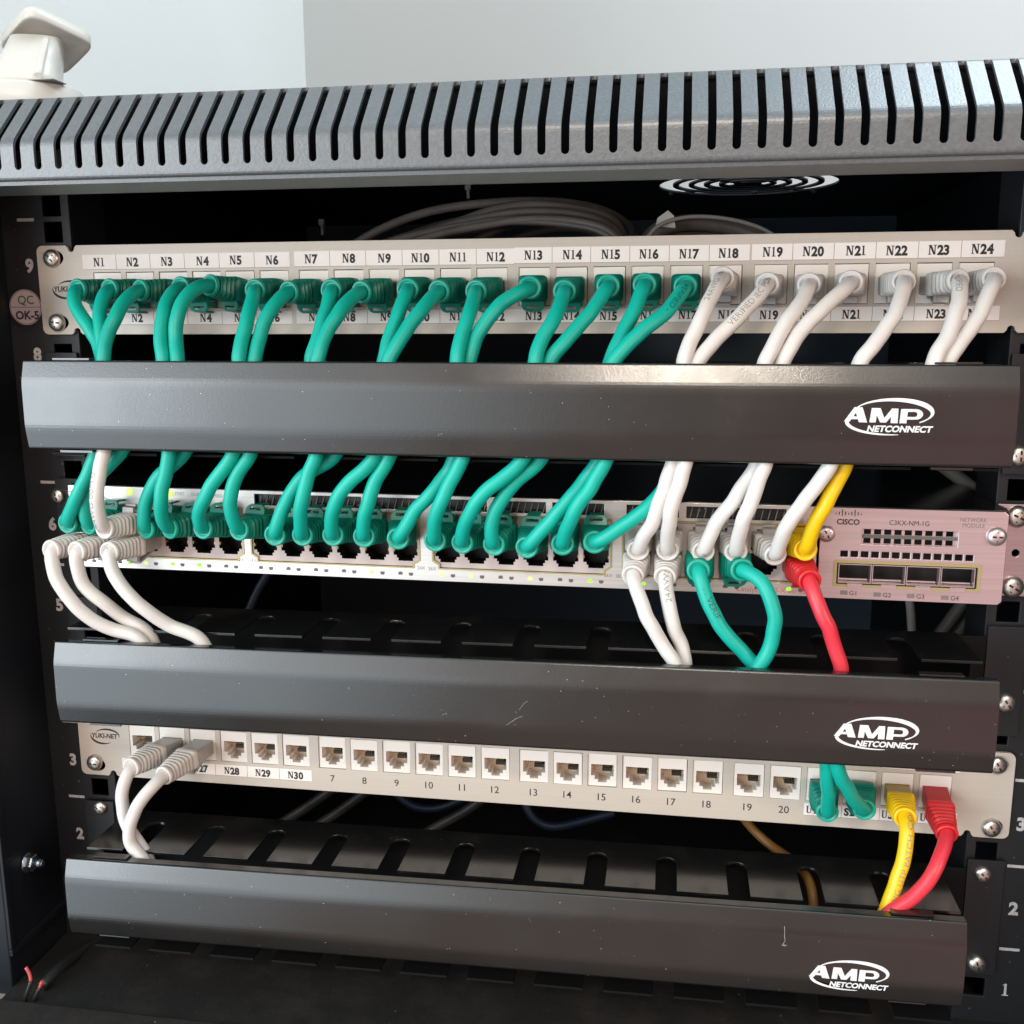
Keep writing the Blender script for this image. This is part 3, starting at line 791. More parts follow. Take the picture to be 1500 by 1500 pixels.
# plug-in module on the right
md = MB()
MY = SY-.9
mhs = []
def zr(z, x): return z-SRO*(x-CX)
for k in range(13):
    x = 393.8+k*4.43
    mhs.append(R4(x, x+3.3, -90.2, -87.4))
for k in range(9):
    x = 404.0+k*4.36
    mhs.append(R4(x, x+3.2, -80.4+.0, -77.9)) if False else None
mhs.append([(402.6, -81.0-4.9), (443.2, -85.9), (443.2, -78.9), (402.6, -78.9)])
mhs.append(R4(392.6, 452.4, -101.4, -91.6))
mo = [(384.6, SZ0), (461.9, SZ0), (463.4, SZ0+1.5), (463.4, SZ1-1.5), (461.9, SZ1), (384.6, SZ1)]
MOF = -3.6
mhs = [[(p[0], p[1]+(0 if False else 0)) for p in h] for h in mhs]
def shift(h, dz): return [(p[0], p[1]+dz) for p in h]
rowA, = [h for h in mhs if abs(h[0][0]-402.6) < .01]; cage, = [h for h in mhs if abs(h[0][0]-392.6) < .01 and h[0][1] < -95]
row13 = [h for h in mhs if h is not rowA and h is not cage]
row13 = [shift(h, -7.7) for h in row13]           # small square vents
rowA = shift(rowA, -6.0)
cage = shift(cage, -9.0)
md.plate(mo, row13+[rowA, cage], MY, MY+1.6)
mod = md.build('network_module', ['pink_reflect_metal'], sw, xf=sxf, bev=.2)
mb = MB()
# recessed double row of vents behind rowA
xa, xb = rowA[0][0], rowA[1][0]; za, zb_ = rowA[0][1], rowA[2][1]
sq2 = []
for k in range(9):
    x = xa+1.0+k*4.36
    sq2 += [R4(x, x+3.1, za+.3, za+2.7), R4(x, x+3.1, zb_-2.6, zb_-.2)]
mb.plate(R4(xa-.6, xb+.6, za-.6, zb_+.6), sq2, MY+1.7, MY+2.4, 0)
mb.box(xa, xb, MY+1.2, MY+1.65, (za+zb_)/2-.75, (za+zb_)/2+.75, 1)
mb.box(390, 456, MY+12, MY+12.5, -116, -77, 2)
mb.build('vent_grille', ['pink_reflect_metal', 'led_off', 'port_dark'], mod, xf=sxf)
mb = MB()
x0, x1, z0, z1 = cage[0][0], cage[1][0], cage[0][1], cage[2][1]
mb.plate(R4(x0-1.3, x1+1.3, z0-1.2, z1+1.2), [R4(x0, x1, z0, z1)], MY-.5, MY-.02, 0)
for k in range(4):
    a = x0+.8+k*(x1-x0-1.2)/4; b = a+(x1-x0-1.2)/4-.35
    mb.plate(R4(a, b, z0+.5, z1-.5), [R4(a+.35, b-.35, z0+.9, z1-.9)], MY+.2, MY+4.4, 1)
    c = (a+b)/2; mb.box(c-3.2, c+3.2, MY-.9, MY-.3, z0-1.3, z0+.5, 1)
    mb.box(a+1, b-1, MY+3.4, MY+4.2, z0+1.2, z0+1.9, 1)
mb.build('port_cage', ['trim_brass', 'pink_reflect_metal'], mod, xf=sxf)
mb = MB()
for k in range(4):
    p = at((1236, 1285, 1334, 1384)[k], (868, 871, 873, 875.5)[k], MY); z = zr(p.z, p.x)
    mb.flat([R4(p.x-1.6, p.x+1.6, z-1.0, z+1.0)], MY-.06, 1); put_text(mb, 'G%d' % (k+1), p.x+2.4, z-1.1, 2.2, MY-.06, 0, 0, 'l')
p = at(1332, 766, MY); put_text(mb, 'C3KX-NM-1G', p.x, zr(p.z, p.x)-1.2, 2.35, MY-.06, 0, 0, width=16.8)
p = at(1426.5, 761.5, MY); put_text(mb, 'NETWORK', p.x, zr(p.z, p.x)-1, 1.95, MY-.06, 1, 0, width=11.0)
p = at(1426.5, 769.8, MY); put_text(mb, 'MODULE', p.x, zr(p.z, p.x)-1, 1.95, MY-.06, 1, 0, width=9.2)
mb.build('module_printing', ['ink_black', 'ink_grey'], mod, xf=sxf); mb = MB()
p = at(1242.5, 764.5, MY); zc = zr(p.z, p.x); put_text(mb, 'CISCO', p.x, zc-1.15, 2.5, MY-.06, 0, .03, width=9.8)
for i, h in enumerate((.35, .75, 1.5, .9, .45, .9, 1.5, .75, .35)):
    x = p.x+(i-4)*1.35; mb.flat([R4(x-.22, x+.22, zc+3.5-h*.55, zc+3.5+h*1.35)], MY-.06)
mb.build('maker_logo', 'ink_black', mod, xf=sxf)
for px, py, k in ((1211, 782, .85), (1460, 786, .95)):
    p = at(px, py, MY-1); s_ = screw(mod, p.x, MY-.1, p.z, k, mats=('pink_reflect_metal', 'port_dark'), name='thumb_screw')
# mounting ears
for left in (True, False):
    x0, x1 = (-.2, 18.2) if left else (464.4, 482.8)
    mb = MB(); h3 = [((x0+x1)/2+(0)+1.7*math.cos(a), (-97.5)+1.7*math.sin(a)) for a in [2*PI*i/16 for i in range(16)]]
    mb.plate(R4(x0, x1, SZ0-.5, SZ1+.5), [h3], -1.4, .6); mb.box(x0 if not left else x1-1.2, x0+1.2 if not left else x1, SY+6, -1.5, SZ0, SZ1)
    e = mb.build('mounting_ear', 'rail_black' if left else 'pink_reflect_metal', sw, xf=sxf, bev=.25)
    for px, py in (((84, 727),) if left else ((1491, 757), (1483.5, 860))):
        p = at(px, py, -2.5)
        screw(e, p.x, -1.5, p.z, .9 if left else 1.12)

# ------------------------------------------------------------------ patch cables
def se_ring(w, h, d, e, cy=0.0, n=28):
    out = []
    for i in range(n):
        a = 2*PI*i/n; c_, s_ = math.cos(a), math.sin(a)
        out.append((w*math.copysign(abs(c_)**(2/e), c_), cy+h*math.copysign(abs(s_)**(2/e), s_), d))
    return out
def connector(colr, L0, hood, ribs):
    """meshes with +z out of the port and +y towards the latch. L0: where the boot begins"""
    pl = MB()
    pl.loft([se_ring(5.75, 3.9, -5, 14), se_ring(5.75, 3.9, 2.0, 14), se_ring(5.75, 4.2, L0+1, 14)], 0, smooth=False)
    b = MB(); r = []
    if hood: r += [se_ring(6.1, 5.3, L0-.5, 9), se_ring(6.5, 5.8, L0+.4, 9), se_ring(6.6, 6.0, L0+6.5, 7)]; d = L0+7.0
    else: r += [se_ring(5.9, 4.7, L0-.5, 10), se_ring(6.2, 5.0, L0+.3, 9), se_ring(6.2, 5.1, L0+3.0, 8)]; d = L0+3.4
    n = ribs
    for i in range(n):
        t = (i+1)/n; e = 6-3.6*t; w = 6.4-1.3*t; h = 5.7-.6*t
        if not hood: w = 6.2-1.2*t; h = 5.1-.1*t
        r += [se_ring(w-.85, h-.75, d, e), se_ring(w-.85, h-.75, d+.55, e), se_ring(w, h, d+.85, e), se_ring(w, h, d+2.0, e)]; d += 2.35
    b.loft(r, 0)
    fk = 1.0 if hood else .97
    fl = [se_ring(4.5, 4.5, d-.2, 2), se_ring(4.7, 4.7, d+.4, 2), se_ring(5.15*fk, 5.15*fk, d+.9, 2), se_ring(5.25*fk, 5.25*fk, d+2.2, 2), se_ring(4.9*fk, 4.9*fk, d+2.8, 2), se_ring(4.0, 4.0, d+2.9, 2), se_ring(3.4, 3.4, d+1.4, 2)]
    b.loft(fl, 1)
    lt = MB()
    if hood:
        # arched guard over the latch with a window in it
        top = 10.3; x0 = 5.3
        arch = [(-x0, 5.0), (-x0, top-2.4), (-x0+.8, top-.8), (-x0+2.4, top), (x0-2.4, top), (x0-.8, top-.8), (x0, top-2.4), (x0, 5.0)]
        win = [(-2.9, 7.7), (2.9, 7.7), (2.9, 9.0), (-2.9, 9.0)]
        m2 = MB(); m2.plate(arch, [win], 0, 1.0)
        lt.add([(p[0], p[2], L0+5.2+1.0*p[1]-.35*(p[2]-5.0)) for p in m2.v], m2.f, 0)
        lt.box(-x0+2.4, x0-2.4, top-1.0, top, L0-3.5, L0+3.3, 0)
        for q in (-1, 1):
            lt.box(min(q*x0, q*(x0-.9)), max(q*x0, q*(x0-.9)), 4.6, top-2.4, L0-3.0, L0+4.6, 0)
        lt.box(-3.4, 3.4, 5.4, 7.4, L0-4.5, L0+3.0, 0)
        lt.box(-2.2, 2.2, 7.5, 7.9, L0-2.0, L0+1.0, 1)
    else:
        lt.add([(-2.9, 4.0, 1.0), (2.9, 4.0, 1.0), (3.0, 8.2, L0+1), (-3.0, 8.2, L0+1), (-2.9, 5.2, 1.0), (2.9, 5.2, 1.0), (3.0, 9.4, L0+1), (-3.0, 9.4, L0+1)],
               [(0, 1, 2, 3), (4, 7, 6, 5), (0, 4, 5, 1), (1, 5, 6, 2), (2, 6, 7, 3), (3, 7, 4, 0)], 0)
        lt.box(-3.2, 3.2, 5.0, 8.0, L0+1.2, L0+3.2, 0)
    return pl, b, lt, d+2.2
KIND = {}
def connector_kind(key, colr, L0, hood, ribs):
    KIND[key] = (*connector(colr, L0, hood, ribs), colr, {})
connector_kind('green', 'green', 2.5, True, 4)
connector_kind('green_short', 'green', 2.0, True, 3)
connector_kind('white', 'white', 4.0, False, 4)
connector_kind('white_long', 'white', 12.0, False, 6)
connector_kind('white_short', 'white', 3.0, False, 3)
connector_kind('yellow', 'yellow', 11.0, False, 5)
connector_kind('red', 'red', 11.0, False, 5)
connector_kind('yellow_short', 'yellow', 5.0, False, 3)
connector_kind('red_short', 'red', 5.0, False, 5)
CORD_R = 3.25
GROUPS = {'green': 'green patch cables', 'white': 'white patch cables', 'yellow': 'yellow patch cables', 'red': 'red patch cables'}
def wrap_text(path, txt, start, h, r, side, root, m='ink_black', flip=False):
    """letters printed along a cord, wrapped on its surface; side = direction the print faces"""
    L = [0.0]
    for a, b in zip(path, path[1:]): L.append(L[-1]+(b-a).length)
    tris, w = text_tris(txt, -.004)
    bm = bmesh.new()
    for t in tris: bm.faces.new([bm.verts.new((p[0], p[1], 0)) for p in t])
    bmesh.ops.remove_doubles(bm, verts=bm.verts, dist=1e-5)
    bmesh.ops.subdivide_edges(bm, edges=bm.edges, cuts=2)
    bmesh.ops.triangulate(bm, faces=bm.faces)
    mb = MB(); vs = []
    for v in bm.verts:
        s = v.co.x*h*1.15; q = (v.co.y-.5)*h
        d = start+(w*h*1.15-s if flip else s)
        if flip: q = -q
        d = max(.01, min(L[-1]-.02, d))
        k = max(i for i in range(len(L)-1) if L[i] <= d); t = (d-L[k])/max(1e-6, L[k+1]-L[k])
        p = path[k].lerp(path[k+1], t); tg = (path[min(k+2, len(path)-1)]-path[max(0, k-1)]).normalized()
        sd = (Vector(side)-tg*tg.dot(Vector(side))).normalized(); b = sd.cross(tg)
        a = q/r
        vs.append(p+(sd*math.cos(a)+b*math.sin(a))*(r+.05))
    bm.verts.index_update()
    mb.add(vs, [[v.index for v in f.verts] for f in bm.faces], 0); bm.free()
    mb.build('cord_print', m, root)
def cable(kind, port, tip_px, way, label, latch=1, end=None, d0=-4.0, d1=-48.0, back=0.0, text=None, colr_override=None, tail=16, tipd=None):
    """port: point on the port face; way: measured points of the cord; depth runs from the boot tip to d1"""
    pl, b, lt, Lc, colr, cache = KIND[kind]
    port = Vector(port)
    ax = None
    Y = port.y-Lc
    for _ in range(6):
        tip = at(*tip_px, Y); ax = (tip-port).normalized(); Y = (port+ax*Lc).y
    tip = port+ax*Lc
    root = thing('patch_cable', label, 'patch cable', port, GROUPS[colr])
    # cord
    ty = tip.y
    n = len(way); P = [port+ax*(Lc-9), port+ax*(Lc-3), tip+ax*.6]
    tot = [0.0]
    prev = tip_px
    for q in way: tot.append(tot[-1]+math.dist(prev, q)); prev = q
    for i, q in enumerate(way):
        t = tot[i+1]/tot[-1]
        bulge = d0*math.sin(PI*min(1, t*1.25))**.8 if t < .8 else 0
        y = ty+(d1-ty)*(t**.8)+bulge+back*min(1, t*3)
        P.append(at(q[0], q[1], y))
    e = (P[-1]-P[-2]).normalized()
    zdir = -1 if way[-1][1] > tip_px[1] else 1
    e2 = (e+Vector((0, .12, zdir*1.2))).normalized()
    P.append(P[-1]+e2*tail*.6); P.append(P[-1]+Vector((e2.x*.3, .05, zdir)).normalized()*tail)
    path = spline(P)
    ph = [random.uniform(0, 6.28) for _ in range(4)]; wl_ = random.uniform(15, 24)
    path = [p+Vector((math.sin(i*1.6/wl_*6.28+ph[0])*.22+math.sin(i*1.6/9*6.28+ph[1])*.07, 0, math.sin(i*1.6/wl_*4.1+ph[2])*.16))*min(1, max(0, i-8)/8) for i, p in enumerate(path)]
    mb = MB(); mb.tube(path, CORD_R, 0, 16)
    cord = mb.build('cord', 'cord_'+colr, root)
    if text:
        for (txt, st, side, fl) in text: wrap_text(path, txt, st, 2.7, CORD_R, side, cord, 'ink_cord_dark' if colr == 'green' else 'ink_cord', fl)
    # connector
    zax = ax; yax = Vector((0, 0, latch)); yax = (yax-zax*yax.dot(zax)).normalized(); xax = yax.cross(zax)
    mtx = Matrix(((xax.x, yax.x, zax.x, 0), (xax.y, yax.y, zax.y, 0), (xax.z, yax.z, zax.z, 0), (0, 0, 0, 1)))
    if not cache:
        wl = lambda v: v+WLOC[root.name]
        pc = 'plug_clear' if colr == 'white' else 'plug_'+colr
        cache['plug'] = pl.build('plug', pc, root, xf=wl, bev=.3)
        cache['boot'] = b.build('boot', ['boot_'+colr, 'flange_green' if colr == 'green' else 'boot_'+colr], root, xf=wl)
        cache['latch'] = lt.build('latch_guard' if kind.startswith('green') else 'latch', ['boot_'+colr if kind.startswith('green') else pc, 'plug_clear'], cache['plug'], xf=wl, bev=.25)
        cache['plug'].matrix_local = mtx; cache['boot'].matrix_local = mtx
    else:
        p = child(root, cache['plug'], mtx=mtx); child(root, cache['boot'], mtx=mtx); child(p, cache['latch'])
    return root

def tport(i): return (PX[i]+JW/2, .4, JZ0+7.6)
CAMS = (.1, -1, .05)
TOP = [
 ('green', (113, 424), [(107, 434), (112, 452), (128, 476), (143, 500), (149, 526)], 7),
 ('green', (160, 424), [(150.7, 437), (146, 460), (148, 487), (150.7, 515), (151, 526)], 4),
 ('green', (205, 425), [(187, 437), (171, 460), (158.7, 487), (150.7, 524)], -1),
 ('green', (264, 421), [(248, 436), (238.7, 460), (236, 492), (238, 524)], 0),
 ('green', (307, 418), [(290, 420.5), (268, 440), (259, 470), (257, 500), (260, 524)], 0),
 ('green', (373.3, 425), [(370, 440), (362.7, 465), (354.7, 497), (350.7, 524)], 0),
 ('green', (422.7, 428), [(406.7, 441), (390.7, 465), (379, 497), (373, 524)], 3),
 ('green', (485, 425), [(482, 440), (474.7, 465), (466.7, 492), (457, 524)], 5),
 ('green', (529, 428), [(518, 434), (497, 457), (478.7, 487), (465, 524)], -1),
 ('green', (597, 424), [(592, 438), (581, 465), (570.7, 497), (563, 524)], 5),
 ('green', (642.7, 426.7), [(632, 437), (614.7, 457), (593, 487), (571, 524)], -1),
 ('green', (697, 426.7), [(694, 440), (685, 465), (676, 497), (669, 524)], 0),
 ('green', (776, 421), [(758, 430), (740, 441), (724, 455), (703, 484), (688, 524)], 5),
 ('green', (826.7, 426.7), [(823, 440), (809, 471), (794.7, 497), (784, 526)], 0),
 ('green', (890.7, 419), [(883, 432), (862.7, 460), (838.7, 489), (808, 524)], 4),
 ('green', (944, 417), [(938, 432), (926.7, 460), (913, 487), (897, 521)], 5),
 ('green', (1004, 420), [(993, 436), (969, 462.7), (942, 484), (900, 526.7)], -1),
 ('white', (1058.7, 407), [(1049, 421), (1030.7, 460), (1012, 497), (1003, 528)], 0),
 ('white', (1124, 416), [(1115, 429), (1089, 457), (1054.7, 492), (1022, 528)], 2),
 ('white', (1185, 417), [(1181, 430), (1161, 460), (1140, 492), (1122, 528)], 0),
 ('white', (1246.7, 413), [(1235, 426), (1204, 452), (1174.7, 484), (1147, 528)], 3),
 ('white', (1324, 412), [(1322, 430), (1310.7, 460), (1292, 489), (1262, 528)], 0),
 ('white', (1404, 411), [(1406, 426), (1401, 457), (1388, 492), (1369, 528)], 0),
 ('white', (1456, 408), [(1450, 426), (1436, 457), (1414.7, 492), (1388, 528)], 4)]
TT = {16: [('VERIFIED -', 12, CAMS, False)], 17: [('24AWG 100R', 6, (-.35, -1, .2), True)], 18: [('VERIFIED IEC PDS', 9, (-.2, -1, .2), True)], 22: [('VERIFIED', 6, (-.3, -1, 0), False)]}
for i, (k, tip, way, bk) in enumerate(TOP):
    cable(k, tport(i), tip, way, '%s patch cable plugged into the top panel jack labelled N%d' % (k, i+1), -1, back=bk, text=TT.get(i))

ORD = ['first', 'second', 'third', 'fourth', 'fifth', 'sixth']
def sport(n, low):
    g, k = divmod(n, 6); x = port_x(g, k); return (x, SY+.6, (-102.3 if low else -91.8)+SRO*(x-CX))
UP = [
 ('green', (99, 766), [(106, 743), (117, 719), (130, 690), (141, 666)], 3),
 ('green', (130, 768), [(125, 746), (127, 722), (140, 700), (160, 681), (180, 660)], 7),
 ('white_long', (153, 774), [(144, 750), (141, 721), (145, 695), (152, 664)], -1),
 ('green', (213, 774), [(211, 751), (216, 727), (227, 705), (242, 690), (272, 662)], 6),
 ('green', (248, 774), [(237, 757), (235, 732), (241, 700), (248, 664)], -1),
 ('green', (297, 774), [(291, 753), (301, 727), (317, 700), (343, 664)], 0),
 ('green', (350, 776), [(340, 757), (337, 727), (345, 700), (367, 664)], 2),
 ('green', (402.5, 784), [(407, 765), (418, 738), (432, 712), (446, 697), (490, 668)], 6),
 ('green', (443, 784), [(440, 765), (442, 733), (450, 701), (463, 666)], -1),
 ('green', (487.7, 784), [(485, 765), (492, 733), (511, 708), (547, 672)], 0),
 ('green', (533, 786), [(532, 768), (540, 733), (553, 698), (572, 667)], 2),
 ('green', (583, 789), [(594, 772), (609, 747), (635, 719), (654, 694), (668, 668)], 6),
 ('green', (637, 792), [(636, 770), (644, 738), (660, 708), (677, 670)], -1),
 ('green', (677, 795), [(678, 776), (691, 747), (714, 717), (765, 676)], -1),
 ('green', (723.5, 798), [(719, 778), (728, 743), (749, 712), (790, 676)], 4),
 ('green', (771.5, 802), [(788, 783), (810, 759), (836, 729), (857, 703), (880, 672)], 6),
 ('green', (824, 797), [(829, 777), (843, 747), (864, 715), (888, 674)], -1),
 ('green', (871, 794), [(890, 786), (915, 768), (945, 747), (968, 722), (990, 684)], 7),
 ('white_short', (934.4, 806), [(940, 790), (956, 766), (968, 730), (986, 678)], 1),
 ('white_short', (978, 806), [(978, 787), (982.4, 751), (993, 713), (1005, 676)], -2),
 ('white_short', (1030, 808), [(1038, 789), (1052, 761), (1076, 732), (1096, 701), (1108, 682)], 4),
 ('white_short', (1078, 808), [(1081, 789), (1091.6, 756), (1105, 722), (1120, 680)], -1),
 ('white_short', (1136, 813), [(1142, 794), (1155, 768), (1179, 732), (1203, 703), (1217, 680)], -2),
 ('yellow_short', (1180, 805), [(1187, 786), (1198.5, 756), (1214, 731), (1226, 705), (1239, 680)], 3)]
UT = {2: [('24AWG 00M U', 10, (-.45, -1, 0), False)], 6: [], 20: [('100R', 4, (.2, -1, .2), False)]}
for i, (k, tip, way, bk) in enumerate(UP):
    c0 = KIND[k][4]
    cable(k, sport(i, False), tip, way, '%s patch cable in the upper switch row, %s port of the %s bank' % (c0, ORD[i % 6], ORD[i//6]), 1, back=bk, d0=-6, d1=-49, text=UT.get(i))
LOW = [
 ('white_long', 0, (75, 806), [(77, 825), (84, 852), (106, 882), (138, 910), (180, 927), (198, 930)], -1),
 ('white_long', 1, (112, 808), [(113, 828), (121, 855), (149, 881), (181, 905), (210, 920)], 4),
 ('white_long', 2, (160, 809), [(163, 832), (176, 857), (208, 889), (248, 916), (290, 934)], -1),
 ('white', 18, (927, 843), [(934.4, 869), (951, 909.6), (968, 941), (986, 966)], -1),
 ('white', 19, (974, 845), [(978, 876), (985, 912), (997, 943), (1003, 966)], 4),
 ('green_short', 20, (1023, 836), [(1030, 861), (1044, 898), (1067, 933), (1093, 959), (1106, 974)], 4),
 ('green_short', 21, (1087, 835), [(1110, 846), (1127, 870), (1135, 905), (1131, 940), (1121, 962), (1112, 974)], -1),
 ('red_short', 23, (1186, 851), [(1194, 875), (1208.7, 908), (1221, 941), (1231, 974)], 0)]
LT_ = {2: [('NX', 3, (-.4, -1, .3), False)], 4: [('24AWG', 6, (.1, -1, .1), True)], 5: [('. . VERIF', 17, (.35, -1, .35), False)]}
for i, (k, n, tip, way, bk) in enumerate(LOW):
    c0 = KIND[k][4]; what = '%s patch cable in the lower switch row, %s port of the %s bank' % (c0, ORD[n % 6], ORD[n//6])
    cable(k, sport(n, True), tip, way, what, -1, back=bk, d0=-5, d1=-46, text=LT_.get(i))
def bport(i): return (PX[i]+JW/2, .4, ZP+JZ0+7.6)
BOT = [
 ('white_long', 1, (192, 1124), [(184, 1141), (178, 1165), (183, 1200), (200, 1232), (217, 1256)], 'white patch cable plugged into the jack left of N27 on the lower panel', 5, 1),
 ('white_long', 2, (240, 1136), [(228, 1148), (203, 1177), (190, 1210), (193, 1240), (208, 1256)], 'white patch cable plugged into the jack above label N27 on the lower panel', -1, 1),
 ('green', 20, (1212, 1190), [(1213, 1178), (1213, 1152), (1210, 1117)], 'green patch cable in the lower panel jack right of number 20, hanging straight', 2, -1),
 ('green', 21, (1266, 1186), [(1254, 1174.5), (1238, 1150), (1225, 1118)], 'green patch cable in the lower panel, slanting beside the yellow plug', -1, -1),
 ('yellow', 22, (1326, 1198), [(1329, 1213), (1326.7, 1240), (1316.7, 1283), (1299, 1328)], 'yellow patch cable plugged into the right end of the lower panel', 3, 1),
 ('red', 23, (1387, 1222), [(1382, 1243), (1370, 1273), (1343, 1310), (1303, 1337)], 'red patch cable plugged into the last jack of the lower panel', -2, 1)]
BT = {4: [('24AWG UTP PATCH CORD', 3, (.25, -1, .1), True)]}
for i, (k, n, tip, way, lab, bk, la) in enumerate(BOT):
    cable(k, bport(n), tip, way, lab, -la if la == 1 else -1, back=bk, d0=-4, d1=-45 if i not in (2, 3) else -47, text=BT.get(i))

# ------------------------------------------------------------------ loose cables at the back of the cabinet
def rear(label, pts, r, m, name='rear_cable'):
    P = [at(u, v, Y) for u, v, Y in pts]
    mb = MB(); mb.tube(spline(P, 3), r, 0, 12); o = mb.build(name, m, origin=P[0]); tag(o, label, 'cable', 'loose cables behind the equipment')
rear('dusty grey cable arching highest behind the top panel', [(470, 395, 60), (540, 345, 62), (620, 312, 66), (720, 297, 70), (820, 296, 74), (890, 310, 76), (925, 335, 70), (930, 380, 60)], 2.3, 'rear_cable')
rear('dusty grey cable, second arch behind labels N10 to N15', [(560, 400, 52), (630, 347, 54), (690, 318, 58), (760, 300, 62), (840, 305, 64), (905, 326, 62), (918, 380, 55)], 2.3, 'rear_cable')
rear('dark grey cable low in the bundle above label N12', [(640, 400, 66), (700, 350, 70), (760, 325, 74), (830, 318, 80), (900, 340, 80), (915, 395, 70)], 2.3, 'rear_cable')
rear('dark grey cable lowest in the bundle above label N14', [(690, 400, 80), (750, 352, 84), (800, 336, 86), (860, 334, 90), (900, 355, 86), (910, 400, 80)], 2.3, 'rear_cable')
rear('dark cable just under the highest arch behind the top panel', [(520, 400, 84), (600, 345, 86), (690, 320, 90), (780, 312, 94), (860, 318, 96), (908, 345, 90), (915, 400, 80)], 2.3, 'rear_cable')
for q in range(7):
    dx, dv, dy = random.uniform(-45, 45), random.uniform(6, 30), random.uniform(30, 95)
    rear('dusty grey cable lost in the bundle looping behind the top panel', [(500+dx, 400, dy), (585+dx, 342+dv*.4, dy+4), (680+dx, 306+dv, dy+8), (765+dx*.6, 296+dv, dy+8), (850+dx*.3, 302+dv, dy+6), (898+dx*.2, 326+dv*.7, dy+2), (912+dx*.2, 390, dy)], random.choice((2.0, 2.3, 1.5)), 'rear_cable')
rear('thin pale edged cable loop rising right of the bundle above N18', [(930, 400, 40), (955, 335, 44), (1000, 318, 48), (1050, 318, 50), (1100, 328, 52), (1140, 347, 52), (1165, 390, 50)], 1.0, 'rear_cable_pale')
rear('wide dark loop of cable above labels N17 and N18', [(928, 400, 56), (950, 345, 58), (990, 327, 60), (1040, 327, 62), (1090, 338, 62), (1130, 360, 60), (1150, 400, 58)], 4.2, 'rear_cable')
rear('dark inner loop of cable above label N17', [(960, 400, 70), (985, 345, 72), (1020, 338, 72), (1060, 350, 72), (1090, 380, 70)], 3.6, 'rear_cable')
mb = MB(); p = at(975, 322, 48); mb.add([(p.x-5, 48, p.z-3), (p.x+5, 48, p.z-4), (p.x+4, 48, p.z+2), (p.x+1, 48, p.z+4.5), (p.x-4, 48, p.z+1)], [(0, 1, 2, 3, 4)]); mb.add([(q[0], 50, q[2]) for q in mb.v], [(0, 4, 3, 2, 1)])
for i in range(5): a, b = mb.v[i], mb.v[(i+1) % 5]; mb.face([a, b, (b[0], 50, b[2]), (a[0], 50, a[2])])
tag(mb.build('cable_tag', 'white_plastic', origin=p), 'small white tag standing on the cable loop above label N17', 'tag')
rear('grey cable slanting behind the right end of the upper manager', [(1330, 640, 60), (1390, 690, 60), (1430, 718, 58), (1470, 760, 56)], 3.4, 'rear_cable_pale')
rear('first grey cable under the right end of the switch', [(1440, 850, 60), (1405, 890, 58), (1380, 925, 56), (1350, 960, 55)], 3.2, 'rear_cable')
rear('second grey cable under the right end of the switch', [(1470, 850, 66), (1430, 893, 64), (1400, 930, 62), (1370, 970, 60)], 3.2, 'rear_cable')
rear('pale cable hanging below the module under marker G2', [(1328, 850, 50), (1334, 890, 50), (1336, 940, 50)], 2.2, 'rear_cable_pale')
rear('blue cable dropping below the left half of the switch', [(400, 830, 60), (382, 855, 58), (370, 880, 55), (355, 920, 50)], 2.6, 'rear_cable_blue')
rear('grey cable slanting behind the lower panel under label N30', [(520, 1130, 60), (470, 1168, 56), (430, 1195, 52), (380, 1225, 48)], 3.0, 'rear_cable_dim')
rear('grey cable slanting behind the lower panel under number 7', [(570, 1130, 66), (520, 1172, 62), (480, 1200, 58), (430, 1230, 52)], 3.0, 'rear_cable_dim')
rear('grey cable slanting behind the lower panel under number 11', [(720, 1160, 60), (680, 1190, 58), (650, 1205, 56), (600, 1235, 50)], 3.0, 'rear_cable_dim')
rear('blue cable curling behind the lower panel under number 13', [(900, 1190, 60), (850, 1204, 58), (800, 1212, 56), (775, 1195, 58), (765, 1160, 62)], 2.6, 'rear_cable_blue')
rear('blue cable sagging behind the lower panel under number 9', [(700, 1160, 74), (640, 1185, 72), (600, 1180, 72), (570, 1150, 74)], 2.6, 'rear_cable_blue')
rear('orange yellow cable dropping behind the lower panel under number 19', [(1080, 1185, 30), (1100, 1213, 28), (1125, 1236, 24), (1166, 1264, 6), (1182, 1284, -10), (1190, 1305, -22), (1193, 1345, -24), (1193, 1400, -26)], 2.4, 'rear_cable_orange')
# stripped wires at the lower left corner
def wire(label, pts, r, tipn):
    P = spline([at(*q) for q in pts], 1.2)
    t = thing('loose_wire', label, 'wire', P[0])
    k = len(P)-tipn
    mb = MB(); mb.tube(P[:k+1], r, 0, 10); mb.build('sheath', 'wire_black', t)
    mb = MB(); mb.tube(P[k:], r*.8, 0, 10); mb.build('core', 'wire_red', t)
wire('black wire with a long bent red tip at the lower left corner', [(31, 1482, -58), (36, 1465, -57), (42, 1448, -56), (46, 1438, -55), (44, 1426, -54), (38, 1417, -54)], 1.1, 7)
wire('black wire with a short pink tip at the lower left corner', [(42, 1482, -57), (48, 1468, -56), (55, 1454, -55), (59, 1444, -54), (62, 1437, -54)], 1.1, 4)
rear('dim black cable running back along the cabinet floor at left', [(60, 1446, -48), (80, 1425, -40), (110, 1400, -20), (150, 1372, 10)], 2.6, 'wire_black')

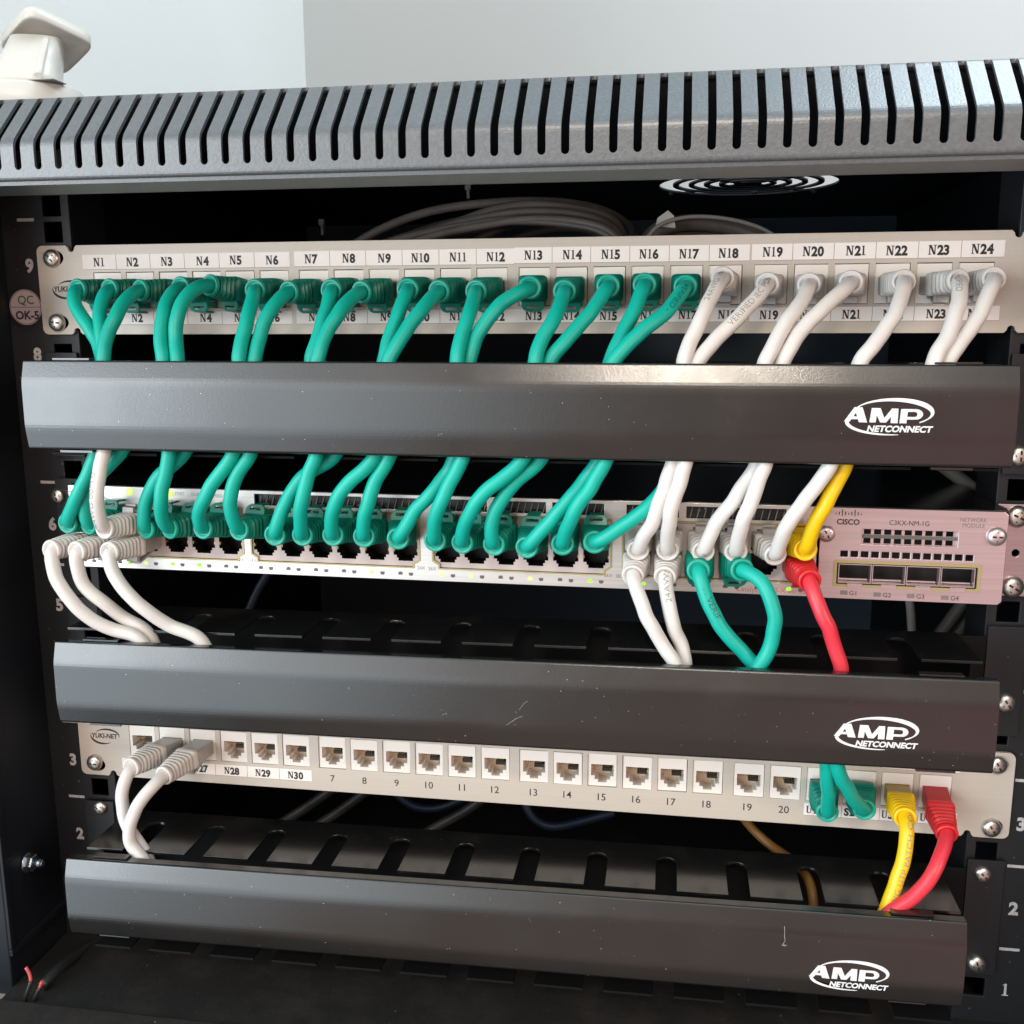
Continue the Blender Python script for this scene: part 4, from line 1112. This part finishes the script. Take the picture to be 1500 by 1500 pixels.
# ------------------------------------------------------------------ white adapter standing on the roof
ad = thing('plug_adapter', 'white plastic adapter with a flared square head standing on the cabinet roof', 'adapter', (10, 10, ZT))
A_, B_, C_ = at(46, 27, 10), at(128, 66, 33), at(88, 106, 45)
c0 = (A_+C_)*.5; e1 = (B_-A_)*.5; e2 = (C_-B_)*.5
nrm = e1.cross(e2).normalized()
if nrm.z < 0: nrm = -nrm
def sqring(c, k, e, lift, n=40):
    out = []
    for i in range(n):
        a = 2*PI*i/n; c_, s_ = math.cos(a), math.sin(a)
        out.append(c+nrm*lift+e1*k*math.copysign(abs(c_)**(2/e), c_)+e2*k*math.copysign(abs(s_)**(2/e), s_))
    return out
k_ = 1.22
mb = MB(); mb.loft([sqring(c0, .62*k_, 4, 1.6), sqring(c0, .86*k_, 5, .9), sqring(c0, .97*k_, 5, -.3), sqring(c0, k_, 5.5, .4), sqring(c0, 1.0*k_, 5.5, 5.2), sqring(c0, .95*k_, 5.5, 6.6), sqring(c0, .8*k_, 5, 7.2)], 0)
mb.build('head', 'white_plastic', ad)
zb_ad = at(50, 133, 12).z
bc = at(38, 131, 14)
def flatring(c, rx, ry, z, e=3.2, n=40, rot=.35):
    out = []
    for i in range(n):
        a = 2*PI*i/n; c_, s_ = math.cos(a), math.sin(a)
        X = rx*math.copysign(abs(c_)**(2/e), c_); Y = ry*math.copysign(abs(s_)**(2/e), s_)
        out.append(Vector((c.x+X*math.cos(rot)-Y*math.sin(rot), c.y+X*math.sin(rot)+Y*math.cos(rot), z)))
    return out
nt_ = c0-e1*.30-nrm*.5
mb = MB(); mb.loft([flatring(nt_, 12.0, 11.0, nt_.z+1.5), flatring(nt_.lerp(bc, .45), 14.0, 13, nt_.z*.55+(zb_ad+4)*.45), flatring(nt_.lerp(bc, .8), 15.5, 14.5, zb_ad+7.5), flatring(bc, 17.0, 15.0, zb_ad+5.2), flatring(bc, 15.5, 14.0, zb_ad-.5)], 0)
for q in (.35, .75):           # moulded ridge down the neck
    pass
mb.build('neck', 'white_plastic', ad)
rid = [nt_+Vector((9.5, -7.0, 0)), nt_.lerp(bc, .45)+Vector((11.3, -9.2, 0)), nt_.lerp(bc, .78)+Vector((12.6, -10.4, 0)), bc+Vector((14.0, -10.4, 3.5))]
mb = MB(); mb.tube(spline(rid), 1.9, 0, 12); mb.build('ridge', 'white_plastic', ad)
mb = MB(); bb = at(30, 139, 10)
mb.loft([flatring(bb, 30, 26, ZT+.1, 2.6), flatring(bb, 30, 26, zb_ad-1.2, 2.6), flatring(bb, 29, 25, zb_ad-.2, 2.6), flatring(bb, 26, 22, zb_ad, 2.6)], 0); mb.build('base', 'white_plastic', ad)
g0 = at(64, 125, -7)
mb = MB(); mb.box(g0.x-7, g0.x+6.5, -9, 2, zb_ad-.2, g0.z+2.5); mb.build('hinge', 'grey_plastic', ad, bev=2.2)
